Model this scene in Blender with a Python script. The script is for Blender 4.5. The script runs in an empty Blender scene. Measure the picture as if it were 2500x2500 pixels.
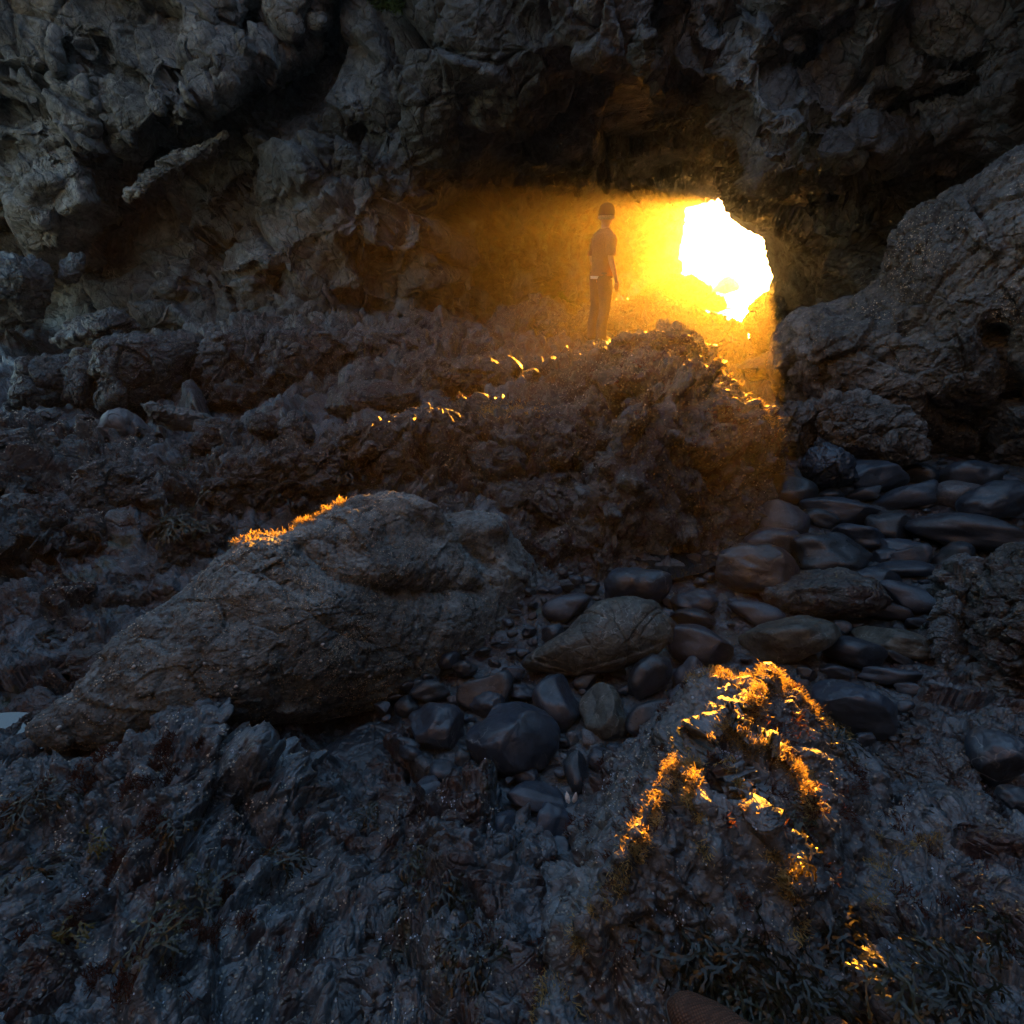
import bpy, bmesh, math, random
import numpy as np
from mathutils import Vector, Matrix
sc = bpy.context.scene
COL = sc.collection
R = math.radians

# ---------------------------------------------------------------- camera, sky, sun
PITCH = R(25.6)
FPX = 1250.0                      # focal length in pixels of the 2500 px square photograph
cam_d = bpy.data.cameras.new('camera')
cam = bpy.data.objects.new('camera', cam_d)
COL.objects.link(cam)
cam_d.sensor_width = 36; cam_d.lens = 18.0
cam_d.clip_start = 0.05; cam_d.clip_end = 2000
cam.location = (0, 0, 0)
cam.rotation_euler = (R(90) - PITCH, 0, 0)
sc.camera = cam

SUN_EL = R(4.95)
SUN_AZ = math.atan(0.416)         # to the right of +Y
SUNV = Vector((math.sin(SUN_AZ)*math.cos(SUN_EL), math.cos(SUN_AZ)*math.cos(SUN_EL), math.sin(SUN_EL)))
w = bpy.data.worlds.new('World'); sc.world = w; w.use_nodes = True
nt = w.node_tree
bg = nt.nodes['Background']
sky = nt.nodes.new('ShaderNodeTexSky')
sky.sky_type = 'NISHITA'; sky.sun_disc = False
sky.sun_elevation = SUN_EL; sky.sun_rotation = SUN_AZ
sky.air_density = 1.0; sky.dust_density = 0.4; sky.ozone_density = 1.8
nt.links.new(sky.outputs[0], bg.inputs[0]); bg.inputs[1].default_value = 0.08
sd = bpy.data.lights.new('sun', 'SUN'); sd.energy = 4.0; sd.angle = R(0.5); sd.color = (1.0, 0.36, 0.02)
so = bpy.data.objects.new('sun', sd); COL.objects.link(so)
so.rotation_euler = (-SUNV).to_track_quat('-Z', 'Y').to_euler()
sc.view_settings.view_transform = 'Standard'; sc.view_settings.look = 'None'
sc.view_settings.exposure = 3.85; sc.view_settings.gamma = 1.0
sc.render.engine = 'CYCLES'
cy = sc.cycles
cy.use_denoising = True
try: cy.denoiser = 'OPENIMAGEDENOISE'
except Exception: pass
cy.max_bounces = 6; cy.diffuse_bounces = 1; cy.glossy_bounces = 2; cy.transmission_bounces = 4
cy.volume_bounces = 0; cy.transparent_max_bounces = 8
cy.sample_clamp_indirect = 4.0
cy.use_adaptive_sampling = True; cy.adaptive_threshold = 0.02
HAZE_DENSITY = 0.0026
HAZE_G = 0.89

# ---------------------------------------------------------------- projection helpers
CP, SP = math.cos(PITCH), math.sin(PITCH)
def rays(px, py):
    """direction through a photograph pixel, scaled to forward depth 1"""
    a = (np.asarray(px, float) - 1250)/FPX; b = (1250 - np.asarray(py, float))/FPX
    return np.stack([a, CP + SP*b, -SP + CP*b], -1)
def PD(px, py, D):                 # point of that ray at world Y = D
    d = rays(px, py); return d*(np.asarray(D, float)/d[..., 1])[..., None]
def PZ(px, py, z):                 # point of that ray at world height z
    d = rays(px, py); return d*(np.asarray(z, float)/d[..., 2])[..., None]
def project(p):
    p = np.asarray(p, float)
    f = p[..., 1]*CP - p[..., 2]*SP; u = p[..., 1]*SP + p[..., 2]*CP
    return 1250 + FPX*p[..., 0]/f, 1250 - FPX*u/f

# ---------------------------------------------------------------- noise
_rs = np.random.RandomState(7)
_perm = _rs.permutation(1024).astype(np.int32); _perm = np.concatenate([_perm, _perm, _perm])
_g = _rs.normal(size=(1024, 3)); _g /= np.linalg.norm(_g, axis=1)[:, None]; _g = _g.astype(np.float32)
_u = _rs.rand(1024, 4).astype(np.float32)
def _h(ix, iy, iz): return _perm[_perm[_perm[ix & 1023] + (iy & 1023)] + (iz & 1023)]
from concurrent.futures import ThreadPoolExecutor
_pool = ThreadPoolExecutor(4)
def par(fn):
    """run fn over row chunks of its first argument on all cores"""
    def g(p, *a, **k):
        p = np.asarray(p)
        if len(p) < 20000: return fn(p, *a, **k)
        ch = [p[i:i + 12000] for i in range(0, len(p), 12000)]
        r = list(_pool.map(lambda c: fn(c, *a, **k), ch))
        if isinstance(r[0], tuple): return tuple(np.concatenate(x) for x in zip(*r))
        return np.concatenate(r)
    g.__wrapped__ = fn
    return g
def noise(p, seed=0):
    p = np.asarray(p, np.float32) + np.float32(seed*17.31)
    i = np.floor(p).astype(np.int32); f = p - i
    u = f*f*f*(f*(f*6 - 15) + 10)
    out = np.zeros(len(p), np.float32)
    for dx in (0, 1):
        wx = u[:, 0] if dx else 1 - u[:, 0]
        for dy in (0, 1):
            wy = u[:, 1] if dy else 1 - u[:, 1]
            for dz in (0, 1):
                wz = u[:, 2] if dz else 1 - u[:, 2]
                g = _g[_h(i[:, 0] + dx, i[:, 1] + dy, i[:, 2] + dz)]
                out += wx*wy*wz*(g[:, 0]*(f[:, 0] - dx) + g[:, 1]*(f[:, 1] - dy) + g[:, 2]*(f[:, 2] - dz))
    return out*1.6
@par
def fbm(p, o=4, gain=0.5, seed=0, ridged=False):
    a, s, out = 1.0, 1.0, 0
    p = np.asarray(p, np.float32)
    for k in range(o):
        n = noise(p*s, seed + k)
        if ridged: n = 1 - 2*np.abs(n)
        out = out + a*n; a *= gain; s *= 2.03
    return out
def cells(p, seed=0):
    """Worley: F1, F2, slope term of the nearest cell, random number of that cell"""
    p = np.asarray(p, np.float32) + np.float32(seed*9.7)
    i = np.floor(p).astype(np.int32)
    n = len(p); F1 = np.full(n, 9, np.float32); F2 = np.full(n, 9, np.float32)
    idx = np.zeros(n, np.int32); best = np.zeros((n, 3), np.float32)
    for dx in (-1, 0, 1):
        for dy in (-1, 0, 1):
            for dz in (-1, 0, 1):
                h = _h(i[:, 0] + dx, i[:, 1] + dy, i[:, 2] + dz)
                c = _u[h, :3] + np.stack([i[:, 0] + dx, i[:, 1] + dy, i[:, 2] + dz], 1) - p
                d = np.sqrt((c*c).sum(1))
                m = d < F1
                F2 = np.where(m, F1, np.minimum(F2, d))
                F1 = np.where(m, d, F1); idx = np.where(m, h, idx); best[m] = c[m]
    return F1, F2, -(best*_g[idx]).sum(1), _u[idx, 3]
def warp(q, a, seed):
    return q + a*np.stack([noise(q, seed), noise(q, seed + 31), noise(q, seed + 57)], 1)
@par
def rockn(p, s, seed, facet=1.0, crack=1.0, fine=1.0, stretch=(1, 1, 1), oct_=5):
    """fractured rock displacement (metres) at block size s"""
    q = warp(np.asarray(p, np.float32)*np.array(stretch, np.float32)/s, 0.24, seed)
    F1, F2, sl, rid = cells(q, seed)
    e = F2 - F1
    d = facet*(0.42*sl + 0.30*(rid - 0.5)*np.minimum(e*6, 1)) - crack*0.13*np.exp(-(e/0.035))
    q2 = warp(q*2.7, 0.22, seed + 5)
    F1, F2, sl, rid = cells(q2, seed + 3)
    d += facet*(0.19*sl + 0.10*(rid - 0.5)*np.minimum((F2 - F1)*6, 1)) - crack*0.05*np.exp(-((F2 - F1)/0.07))
    d += fine*0.04*fbm(q*2.2, oct_, 0.58, seed + 11)
    return d*s

@par
def strata(p, nrm, T, seed, warp_=0.5):
    """bedding: layers of thickness T across direction nrm, each layer breaking off in a sharp step; 0..1"""
    p = np.asarray(p, np.float32); n = np.asarray(nrm, np.float32); n = n/np.linalg.norm(n)
    ph = (p @ n)/T + warp_*fbm.__wrapped__(p*(0.35/T), 3, 0.55, seed)
    k = np.floor(ph); f = ph - k
    j = noise(np.stack([k*7.3, p[:, 0]*0.6/T*0.25, p[:, 1]*0.6/T*0.25], 1), seed + 9)
    return (np.minimum(f/0.75, 1)**0.7)*np.where(f > 0.93, (1 - f)/0.07, 1)*(0.55 + 0.6*j)
# ---------------------------------------------------------------- interpolation and outline tools
class RBF:
    def __init__(s, pts, vals, smooth=1e-3):
        s.p = np.asarray(pts, float); s.sc = s.p.std(); s.m = s.p.mean(0)
        q = (s.p - s.m)/s.sc; n = len(q)
        K = s.k(np.linalg.norm(q[:, None] - q[None], axis=2)) + np.eye(n)*smooth
        A = np.zeros((n+3, n+3)); A[:n, :n] = K; A[:n, n] = 1; A[:n, n+1:] = q
        A[n, :n] = 1; A[n+1:, :n] = q.T
        s.w = np.linalg.solve(A, np.concatenate([np.asarray(vals, float), [0, 0, 0]])); s.q = q
    @staticmethod
    def k(r): return r*r*np.log(r + 1e-9)
    def __call__(s, x):
        x = (np.asarray(x, float) - s.m)/s.sc; n = len(s.q)
        return rbf_eval(x, s.w, s.q)
def rbf_eval(x, w_, q_):
    n = len(q_); out = w_[n] + x @ w_[n+1:]
    for j in range(n):
        r2 = ((x - q_[j])**2).sum(1); out = out + w_[j]*0.5*r2*np.log(r2 + 1e-18)
    return out
rbf_eval = par(rbf_eval)
@par
def seg_dist(p, poly, closed=True):
    d = np.full(len(p), 1e9)
    m = len(poly)
    for k in range(m if closed else m - 1):
        a = np.asarray(poly[k], float)[:2]; b = np.asarray(poly[(k+1) % m], float)[:2]
        ab = b - a; t = np.clip(((p - a) @ ab)/(ab @ ab + 1e-12), 0, 1)
        d = np.minimum(d, np.sqrt(((p - a - t[:, None]*ab)**2).sum(1)))
    return d
@par
def inside(p, poly):
    c = np.zeros(len(p), bool); m = len(poly)
    for k in range(m):
        x1, y1 = poly[k][:2]; x2, y2 = poly[(k+1) % m][:2]
        if y1 == y2: continue
        t = ((y1 > p[:, 1]) != (y2 > p[:, 1])) & (p[:, 0] < (x2-x1)*(p[:, 1]-y1)/(y2-y1) + x1)
        c ^= t
    return c
def sdist(p, poly):                 # positive outside
    d = seg_dist(p, poly); return np.where(inside(p, poly), -d, d)
def smooth(x, a, b):
    t = np.clip((x - a)/(b - a), 0, 1); return t*t*(3 - 2*t)

# ---------------------------------------------------------------- mesh helpers
def grid_faces(n, m, wrap=False):
    i, j = np.meshgrid(np.arange(n - 1), np.arange(m if wrap else m - 1), indexing='ij')
    j2 = (j + 1) % m
    return np.stack([i*m + j, i*m + j2, (i+1)*m + j2, (i+1)*m + j], -1).reshape(-1, 4)
def make_mesh(name, verts, faces, mat=None, smooth_=True):
    me = bpy.data.meshes.new(name)
    verts = np.ascontiguousarray(verts, np.float32); faces = np.ascontiguousarray(faces, np.int32)
    k = faces.shape[1]
    me.vertices.add(len(verts)); me.vertices.foreach_set('co', verts.ravel())
    me.loops.add(faces.size); me.loops.foreach_set('vertex_index', faces.ravel())
    me.polygons.add(len(faces))
    me.polygons.foreach_set('loop_start', np.arange(0, faces.size, k, dtype=np.int32))
    me.polygons.foreach_set('loop_total', np.full(len(faces), k, np.int32))
    if smooth_: me.polygons.foreach_set('use_smooth', np.ones(len(faces), bool))
    me.update(calc_edges=True)
    if mat is not None:
        for m_ in (mat if isinstance(mat, (list, tuple)) else [mat]): me.materials.append(m_)
    return me
def link(name, me, parent=None, loc=None):
    o = bpy.data.objects.new(name, me); COL.objects.link(o)
    if parent is not None: o.parent = parent
    if loc is not None: o.location = loc
    return o
def tag(o, label=None, cat=None, group=None, kind=None):
    if label: o['label'] = label
    if cat: o['category'] = cat
    if group: o['group'] = group
    if kind: o['kind'] = kind
    return o
def vnormals(P, wrap=False):
    """normals of a grid of points (n, m, 3)"""
    du = np.gradient(P, axis=0)
    if wrap: dv = (np.roll(P, -1, 1) - np.roll(P, 1, 1))/2
    else: dv = np.gradient(P, axis=1)
    n = np.cross(du, dv); n /= (np.linalg.norm(n, axis=2)[..., None] + 1e-12)
    return n
import time as _t; _T0=_t.time()
SURF = {}                          # name -> (points, normals) for scattering growth

# ---------------------------------------------------------------- materials
def rock_mat(name, dark, light, scale=1.0, barn=0.0, barn_col=(0.30, 0.26, 0.17), barn_scale=90, red=0.0,
             white=0.0, wet=0.5, veins=0.0, bump=0.6, rnd=0.0, cracks=0.8, green=0.0, patch=(0.40, 0.62)):
    m = bpy.data.materials.new(name); m.use_nodes = True
    n, L = m.node_tree.nodes, m.node_tree.links
    b = n['Principled BSDF']
    tc = n.new('ShaderNodeTexCoord'); src = tc.outputs['Object']
    if rnd:
        oi = n.new('ShaderNodeObjectInfo'); vm = n.new('ShaderNodeVectorMath'); vm.operation = 'ADD'
        mu = n.new('ShaderNodeMath'); mu.operation = 'MULTIPLY'; mu.inputs[1].default_value = 37.0
        L.new(oi.outputs['Random'], mu.inputs[0]); L.new(src, vm.inputs[0]); L.new(mu.outputs[0], vm.inputs[1]); src = vm.outputs[0]
    def nz(sc_, det=6, rough=0.6, dist=0.0, v=src):
        t = n.new('ShaderNodeTexNoise'); t.inputs['Scale'].default_value = sc_; t.inputs['Detail'].default_value = det
        t.inputs['Roughness'].default_value = rough; t.inputs['Distortion'].default_value = dist
        L.new(v, t.inputs['Vector']); return t.outputs['Fac']
    def ramp(f, a, c, ca=(0, 0, 0, 1), cb=(1, 1, 1, 1)):
        r = n.new('ShaderNodeValToRGB'); r.color_ramp.elements[0].position = a; r.color_ramp.elements[1].position = c
        r.color_ramp.elements[0].color = ca; r.color_ramp.elements[1].color = cb; L.new(f, r.inputs[0]); return r.outputs[0]
    def mix(f, a, c):
        x = n.new('ShaderNodeMix'); x.data_type = 'RGBA'
        if isinstance(f, float): x.inputs[0].default_value = f
        else: L.new(f, x.inputs[0])
        for i_, s_ in ((6, a), (7, c)):
            if isinstance(s_, tuple): x.inputs[i_].default_value = (*s_[:3], 1)
            else: L.new(s_, x.inputs[i_])
        return x.outputs[2]
    def mul(a, c):
        x = n.new('ShaderNodeMath'); x.operation = 'MULTIPLY'
        for i_, s_ in ((0, a), (1, c)):
            if isinstance(s_, (int, float)): x.inputs[i_].default_value = s_
            else: L.new(s_, x.inputs[i_])
        return x.outputs[0]
    def vor(sc_, feat='F1', rand=1.0):
        t = n.new('ShaderNodeTexVoronoi'); t.inputs['Scale'].default_value = sc_; t.feature = feat
        t.inputs['Randomness'].default_value = rand; L.new(src, t.inputs['Vector']); return t
    big = nz(1.3*scale, 5, 0.66, 0.4)
    col = ramp(big, 0.40, 0.64, (*dark, 1), (*light, 1))
    if rnd:
        hs_ = n.new('ShaderNodeHueSaturation'); mr = n.new('ShaderNodeMapRange'); mr.inputs['To Min'].default_value = 0.55; mr.inputs['To Max'].default_value = 1.55
        L.new(oi.outputs['Random'], mr.inputs['Value']); L.new(mr.outputs[0], hs_.inputs['Value']); L.new(col, hs_.inputs['Color'])
        m3 = n.new('ShaderNodeMath'); m3.operation = 'PINGPONG'; m3.inputs[1].default_value = 0.09; L.new(oi.outputs['Random'], m3.inputs[0])
        col = mix(mul(m3.outputs[0], 2.0), hs_.outputs[0], (0.040, 0.032, 0.026))
    if not rnd:
        vm_ = n.new('ShaderNodeMix'); vm_.data_type = 'RGBA'; vm_.blend_type = 'MULTIPLY'; vm_.inputs[0].default_value = 1.0
        L.new(col, vm_.inputs[6]); L.new(ramp(nz(9*scale, 4, 0.7, 0.5), 0.36, 0.64, (0.35, 0.35, 0.35, 1), (1.7, 1.7, 1.7, 1)), vm_.inputs[7]); col = vm_.outputs[2]
    fine = nz(22*scale, 4, 0.7)
    col = mix(mul(ramp(fine, 0.35, 0.7), 0.35), col, tuple(min(1, c*1.9) for c in light))
    rough = ramp(nz(5*scale, 5, 0.6), 0.3, 0.7, (0.85 - wet*0.55,)*3 + (1,), (0.92 - wet*0.25,)*3 + (1,))
    hts = [(mul(fine, 1.0), 0.5)]
    if red:
        msk = ramp(nz(3.1*scale, 4, 0.65, 0.6), 0.60 - 0.16*red, 0.66 - 0.16*red)
        col = mix(mul(msk, 0.8), col, mix(fine, (0.016, 0.006, 0.005), (0.05, 0.016, 0.010)))
    if green:
        msk = ramp(nz(2.3*scale, 4, 0.65), 0.64 - 0.12*green, 0.74 - 0.12*green)
        col = mix(mul(msk, 0.6), col, (0.045, 0.055, 0.014))
    if barn:
        v = vor(barn_scale)
        spots = ramp(v.outputs['Distance'], 0.22, 0.42, (1, 1, 1, 1), (0, 0, 0, 1))
        cl = ramp(nz(4.3*scale, 4, 0.7), patch[0] + 0.12*(0.6 - barn), patch[1] + 0.12*(0.6 - barn))
        sel = ramp(v.outputs['Color'], 0.35, 0.5)
        bm = mul(mul(spots, cl), sel)
        col = mix(mul(bm, min(1.0, 0.35 + barn*0.55)), col, mix(nz(60, 2), tuple(c*0.35 for c in barn_col), barn_col))
        hts.append((bm, 1.1))
    if white:
        v2 = vor(barn_scale*0.42)
        s2 = ramp(v2.outputs['Distance'], 0.10, 0.17, (1, 1, 1, 1), (0, 0, 0, 1))
        sel2 = ramp(v2.outputs['Color'], 0.62 - 0.12*white, 0.66 - 0.12*white)
        cl2 = ramp(nz(2.9*scale, 4, 0.7), 0.44, 0.56)
        wm = mul(mul(s2, sel2), cl2)
        col = mix(wm, col, mix(nz(9, 1), (0.42, 0.36, 0.27), (0.36, 0.42, 0.55)))
        hts.append((wm, 1.5))
    if veins:
        vv = n.new('ShaderNodeTexVoronoi'); vv.feature = 'DISTANCE_TO_EDGE'; vv.inputs['Scale'].default_value = 3.2*scale
        nn = n.new('ShaderNodeTexNoise'); nn.inputs['Scale'].default_value = 6*scale; nn.inputs['Detail'].default_value = 4
        L.new(src, nn.inputs['Vector'])
        va = n.new('ShaderNodeVectorMath'); va.operation = 'MULTIPLY_ADD'
        L.new(nn.outputs['Color'], va.inputs[0]); va.inputs[1].default_value = (0.35/scale,)*3; L.new(src, va.inputs[2])
        L.new(va.outputs[0], vv.inputs['Vector'])
        vmk = ramp(vv.outputs['Distance'], 0.004, 0.020, (1, 1, 1, 1), (0, 0, 0, 1))
        gate = ramp(nz(2.6*scale, 4, 0.6), 0.60 - 0.14*veins, 0.72 - 0.14*veins)
        col = mix(mul(mul(vmk, gate), 0.6), col, (0.30, 0.31, 0.30))
    L.new(col, b.inputs['Base Color']); L.new(rough, b.inputs['Roughness'])
    b.inputs['Specular IOR Level'].default_value = 0.4 + 0.35*min(wet, 1.0)
    prev = None
    for h, st in hts:
        bp = n.new('ShaderNodeBump'); bp.inputs['Strength'].default_value = min(1, bump*st); bp.inputs['Distance'].default_value = 0.012
        L.new(h, bp.inputs['Height'])
        if prev is not None: L.new(prev, bp.inputs['Normal'])
        prev = bp.outputs[0]
    if cracks:
        for cs_, dd_ in ((3.0*scale, 0.045/scale), (9.0*scale, 0.02/scale)):
            wn = n.new('ShaderNodeTexNoise'); wn.inputs['Scale'].default_value = cs_*0.9; wn.inputs['Detail'].default_value = 3; L.new(src, wn.inputs['Vector'])
            wa = n.new('ShaderNodeVectorMath'); wa.operation = 'MULTIPLY_ADD'; L.new(wn.outputs['Color'], wa.inputs[0]); wa.inputs[1].default_value = (0.9/cs_,)*3; L.new(src, wa.inputs[2])
            cv = n.new('ShaderNodeTexVoronoi'); cv.feature = 'DISTANCE_TO_EDGE'; cv.inputs['Scale'].default_value = cs_; L.new(wa.outputs[0], cv.inputs['Vector'])
            cr = ramp(cv.outputs['Distance'], 0.0, 0.045)
            bp = n.new('ShaderNodeBump'); bp.inputs['Strength'].default_value = 0.75*cracks; bp.inputs['Distance'].default_value = dd_
            L.new(cr, bp.inputs['Height']); L.new(prev, bp.inputs['Normal']); prev = bp.outputs[0]
    bp = n.new('ShaderNodeBump'); bp.inputs['Strength'].default_value = 0.75*bump; bp.inputs['Distance'].default_value = 0.07/scale
    L.new(nz(7*scale, 6, 0.7, 0.3), bp.inputs['Height']); L.new(prev, bp.inputs['Normal'])
    L.new(bp.outputs[0], b.inputs['Normal'])
    return m
def plain(name, col, rough=0.6, trans=0.0, spec=0.4, var=0.0, vscale=30):
    m = bpy.data.materials.new(name); m.use_nodes = True
    n, L = m.node_tree.nodes, m.node_tree.links; b = n['Principled BSDF']
    b.inputs['Base Color'].default_value = (*col, 1); b.inputs['Roughness'].default_value = rough
    b.inputs['Specular IOR Level'].default_value = spec
    src = None
    if var:
        t = n.new('ShaderNodeTexNoise'); t.inputs['Scale'].default_value = vscale; t.inputs['Detail'].default_value = 4
        tc = n.new('ShaderNodeTexCoord'); L.new(tc.outputs['Object'], t.inputs['Vector'])
        r = n.new('ShaderNodeValToRGB'); r.color_ramp.elements[0].position = 0.35; r.color_ramp.elements[1].position = 0.65
        r.color_ramp.elements[0].color = (*[c*(1 - var) for c in col], 1); r.color_ramp.elements[1].color = (*[min(1, c*(1 + var)) for c in col], 1)
        L.new(t.outputs['Fac'], r.inputs[0]); L.new(r.outputs[0], b.inputs['Base Color']); src = r.outputs[0]
    if trans:
        tr = n.new('ShaderNodeBsdfTranslucent'); mx = n.new('ShaderNodeMixShader'); mx.inputs[0].default_value = trans
        if src is not None: L.new(src, tr.inputs[0])
        else: tr.inputs[0].default_value = (*col, 1)
        L.new(b.outputs[0], mx.inputs[1]); L.new(tr.outputs[0], mx.inputs[2])
        L.new(mx.outputs[0], n['Material Output'].inputs[0])
    return m

M_cliff = rock_mat('cliff_rock', (0.0111, 0.0119, 0.0134), (0.0902, 0.1013, 0.1129), 0.5, wet=0.4, veins=0.5, bump=0.9)
M_cliff_pale = rock_mat('pale_cliff_rock', (0.0204, 0.0206, 0.0217), (0.1577, 0.1573, 0.1572), 0.6, wet=0.25, veins=0.7, bump=0.9)
M_ground = rock_mat('reef_rock', (0.0056, 0.0067, 0.0096), (0.0754, 0.0876, 0.1027), 1.3, barn=0.6, red=0.6, white=1.2, wet=1.1, bump=0.6, cracks=0.6, green=0.3, barn_scale=70)
M_mound = rock_mat('barnacled_reef_rock', (0.0076, 0.0080, 0.0100), (0.0868, 0.0929, 0.0955), 1.2, barn=1.0, red=0.55, white=0.9, wet=0.95, bump=0.9, barn_scale=36, barn_col=(0.33, 0.31, 0.25))
M_log = rock_mat('barnacled_boulder_rock', (0.0475, 0.0559, 0.0605), (0.1835, 0.2083, 0.2087), 1.5, barn=1.1, barn_scale=60, wet=0.3, bump=0.9, patch=(0.26, 0.50), white=0.4, cracks=0.25, barn_col=(0.34, 0.34, 0.29))
M_fore = rock_mat('seaweed_foreground_rock', (0.0079, 0.0096, 0.0130), (0.0950, 0.1127, 0.1296), 1.8, barn=0.75, red=0.30, white=1.5, wet=1.0, bump=0.5, cracks=0.5, barn_scale=62, barn_col=(0.44, 0.41, 0.34))
M_big = rock_mat('speckled_boulder_rock', (0.0180, 0.0199, 0.0218), (0.1533, 0.1542, 0.1477), 0.8, barn=0.9, barn_scale=28, wet=0.6, bump=0.9, veins=0.6, white=0.5, barn_col=(0.33, 0.31, 0.25))
M_cob = rock_mat('cobble_stone', (0.0089, 0.0137, 0.0216), (0.0283, 0.0411, 0.0616), 1.6, wet=1.05, veins=0.6, bump=0.2, rnd=1, cracks=0.12)
M_cob_dark = rock_mat('dark_cobble_stone', (0.0064, 0.0088, 0.0119), (0.0186, 0.0255, 0.0346), 1.6, wet=1.15, veins=0.3, bump=0.22, rnd=1, cracks=0.15)
M_cob_vein = rock_mat('veined_stone', (0.020, 0.022, 0.020), (0.080, 0.082, 0.070), 2.6, wet=0.8, veins=1.2, bump=0.3, green=0.25, cracks=0.2)
M_cob_pale = rock_mat('pale_smooth_stone', (0.055, 0.058, 0.064), (0.09, 0.095, 0.105), 1.2, wet=0.9, veins=0.2, bump=0.12, cracks=0)
M_quartz = rock_mat('quartz_rock', (0.25, 0.25, 0.26), (0.55, 0.55, 0.56), 3, wet=0.4, bump=0.7, barn=0.2)

# ================================================================= CLIFFS
def cliff_sheet(name, ctrl, dom, step, mat, seed, poly=None, curl=0.012, holes=None, creases=(), bumps=(), amp=1.0, sizes=((1.6, 0.8), (0.5, 0.7)),
                stretch=(1, 1, 1), beds=()):
    xs = np.arange(dom[0], dom[2] + step, step); ys = np.arange(dom[1], dom[3] + step, step)
    PX, PY = np.meshgrid(xs, ys)
    q = np.stack([PX.ravel(), PY.ravel()], 1)
    c = np.array(ctrl, float)
    D = RBF(c[:, :2], c[:, 2], 2e-3)(q)
    for pts, wd, dp in creases:
        d = seg_dist(q, pts, False) + 10*fbm(np.c_[q*0.02, q[:, :1]*0], 3, seed=seed)
        D += dp*np.exp(-np.abs(d/wd)**1.3)
    for bx, by, rx, ry, rot, h in bumps:
        a = R(rot); u = (q[:, 0]-bx)*math.cos(a) - (q[:, 1]-by)*math.sin(a); v = (q[:, 0]-bx)*math.sin(a) + (q[:, 1]-by)*math.cos(a)
        D -= h*np.exp(-((u/rx)**2 + (v/ry)**2)**1.5)
    if poly is not None:
        sdp = sdist(q, poly) + 14*fbm(np.c_[q*0.013, q[:, :1]*0 + 3.1], 4, seed=seed + 2)
        D += curl*np.maximum(sdp, 0)**1.15
        D += 0.7*np.exp(-np.maximum(-sdp, 0)/22)
    P = PD(q[:, 0], q[:, 1], D).reshape(len(ys), len(xs), 3)
    N = vnormals(P); flip = (N*P).sum(2) > 0; N[flip] *= -1
    p = P.reshape(-1, 3); nn = N.reshape(-1, 3)
    disp = 0
    for k, (s, a) in enumerate(sizes):
        disp = disp + a*rockn(p, s, seed + 13*k, stretch=stretch, oct_=5)
    for nb_, T_, A_ in beds: disp = disp + A_*(strata(p, nb_, T_, seed + 3) - 0.5)
    disp = disp*amp
    if holes is not None:
        hd = sdist(q, holes); disp = disp*(0.25 + 0.75*smooth(np.abs(hd), 0, 60))
    p = p + nn*disp[:, None]
    f = grid_faces(len(ys), len(xs))
    keep = np.ones(len(f), bool)
    if holes is not None:
        hw = hd + 5*fbm(np.c_[q*0.05, q[:, :1]*0], 3, seed=3)
        keep &= ~(hw[f].mean(1) < 0)
        G_ = hw.reshape(len(ys), len(xs)); gy, gx = np.gradient(G_, step); g2 = gx**2 + gy**2 + 1e-6
        sh = np.where(np.abs(G_) < step*1.1, -G_/g2, 0); dq = np.stack([(gx*sh).ravel(), (gy*sh).ravel()], 1)
        p = p + PD(q[:, 0] + dq[:, 0], q[:, 1] + dq[:, 1], D) - PD(q[:, 0], q[:, 1], D)
    f = f[keep][:, ::-1]
    # rock behind the face: a coarse second skin one metre further in
    k8 = 8; Pb = P[::k8, ::k8]; Pb = Pb*(1 + 1.1/np.linalg.norm(Pb, axis=2))[..., None]; fb = grid_faces(*Pb.shape[:2])
    if holes is not None: hb = hd.reshape(len(ys), len(xs))[::k8, ::k8].ravel(); fb = fb[hb[fb].min(1) > 6]
    f = np.vstack([f, fb + len(p)])
    SURF[name] = (p, nn)
    return np.vstack([p, Pb.reshape(-1, 3)]), f

L_POLY = [(-600, -1000), (900, -1000), (886, 0), (809, 90), (673, 207), (582, 291), (453, 356), (388, 335), (330, 385), (262, 412),
          (240, 480), (225, 560), (180, 625), (100, 645), (-600, 650)]
p, f = cliff_sheet('cliff', [(-500, -800, 8.2), (300, -800, 9.6), (900, -900, 10.4), (-300, 0, 9.0), (-300, 700, 9.4), (0, 0, 10), (0, 600, 10.4), (300, 0, 10.6), (300, 500, 10.9),
     (500, 300, 10.8), (600, 100, 11.0), (250, 750, 11.6), (850, 0, 11.2), (150, 300, 10.1), (420, 150, 10.5)],
     (-500, -800, 960, 760), 3.2, M_cliff_pale, 3, poly=L_POLY, curl=0.013,
     creases=[([(235, 110), (240, 250), (262, 380)], 12, 0.5), ([(0, 270), (120, 240), (200, 150)], 14, 0.4), ([(390, 330), (430, 200), (520, 110), (530, 30)], 10, 0.35),
              ([(100, 390), (200, 330), (250, 310)], 10, 0.25), ([(0, 380), (60, 370), (150, 400)], 10, 0.3), ([(180, 130), (150, 200), (60, 190)], 18, 0.5),
              ([(640, 20), (600, 60), (800, 80), (860, 30)], 26, 1.0)],
     bumps=[(510, 130, 30, 36, 0, 0.35), (440, 250, 110, 60, 30, 0.4), (590, 150, 60, 110, -20, 0.35), (120, 480, 130, 90, 20, 0.5), (700, 60, 30, 16, 0, 0.5), (790, 55, 25, 18, 0, 0.5)],
     sizes=((1.9, 0.60), (0.7, 0.24), (0.2, 0.18)), beds=[((0.5, 0.2, 0.85), 0.55, 0.12)])
left_cliff = link('cliff', make_mesh('cliff', p, f, M_cliff_pale))
tag(left_cliff, 'pale grey fractured cliff face filling the top left, overhanging the diagonal ramp of rock', 'cliff')

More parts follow.
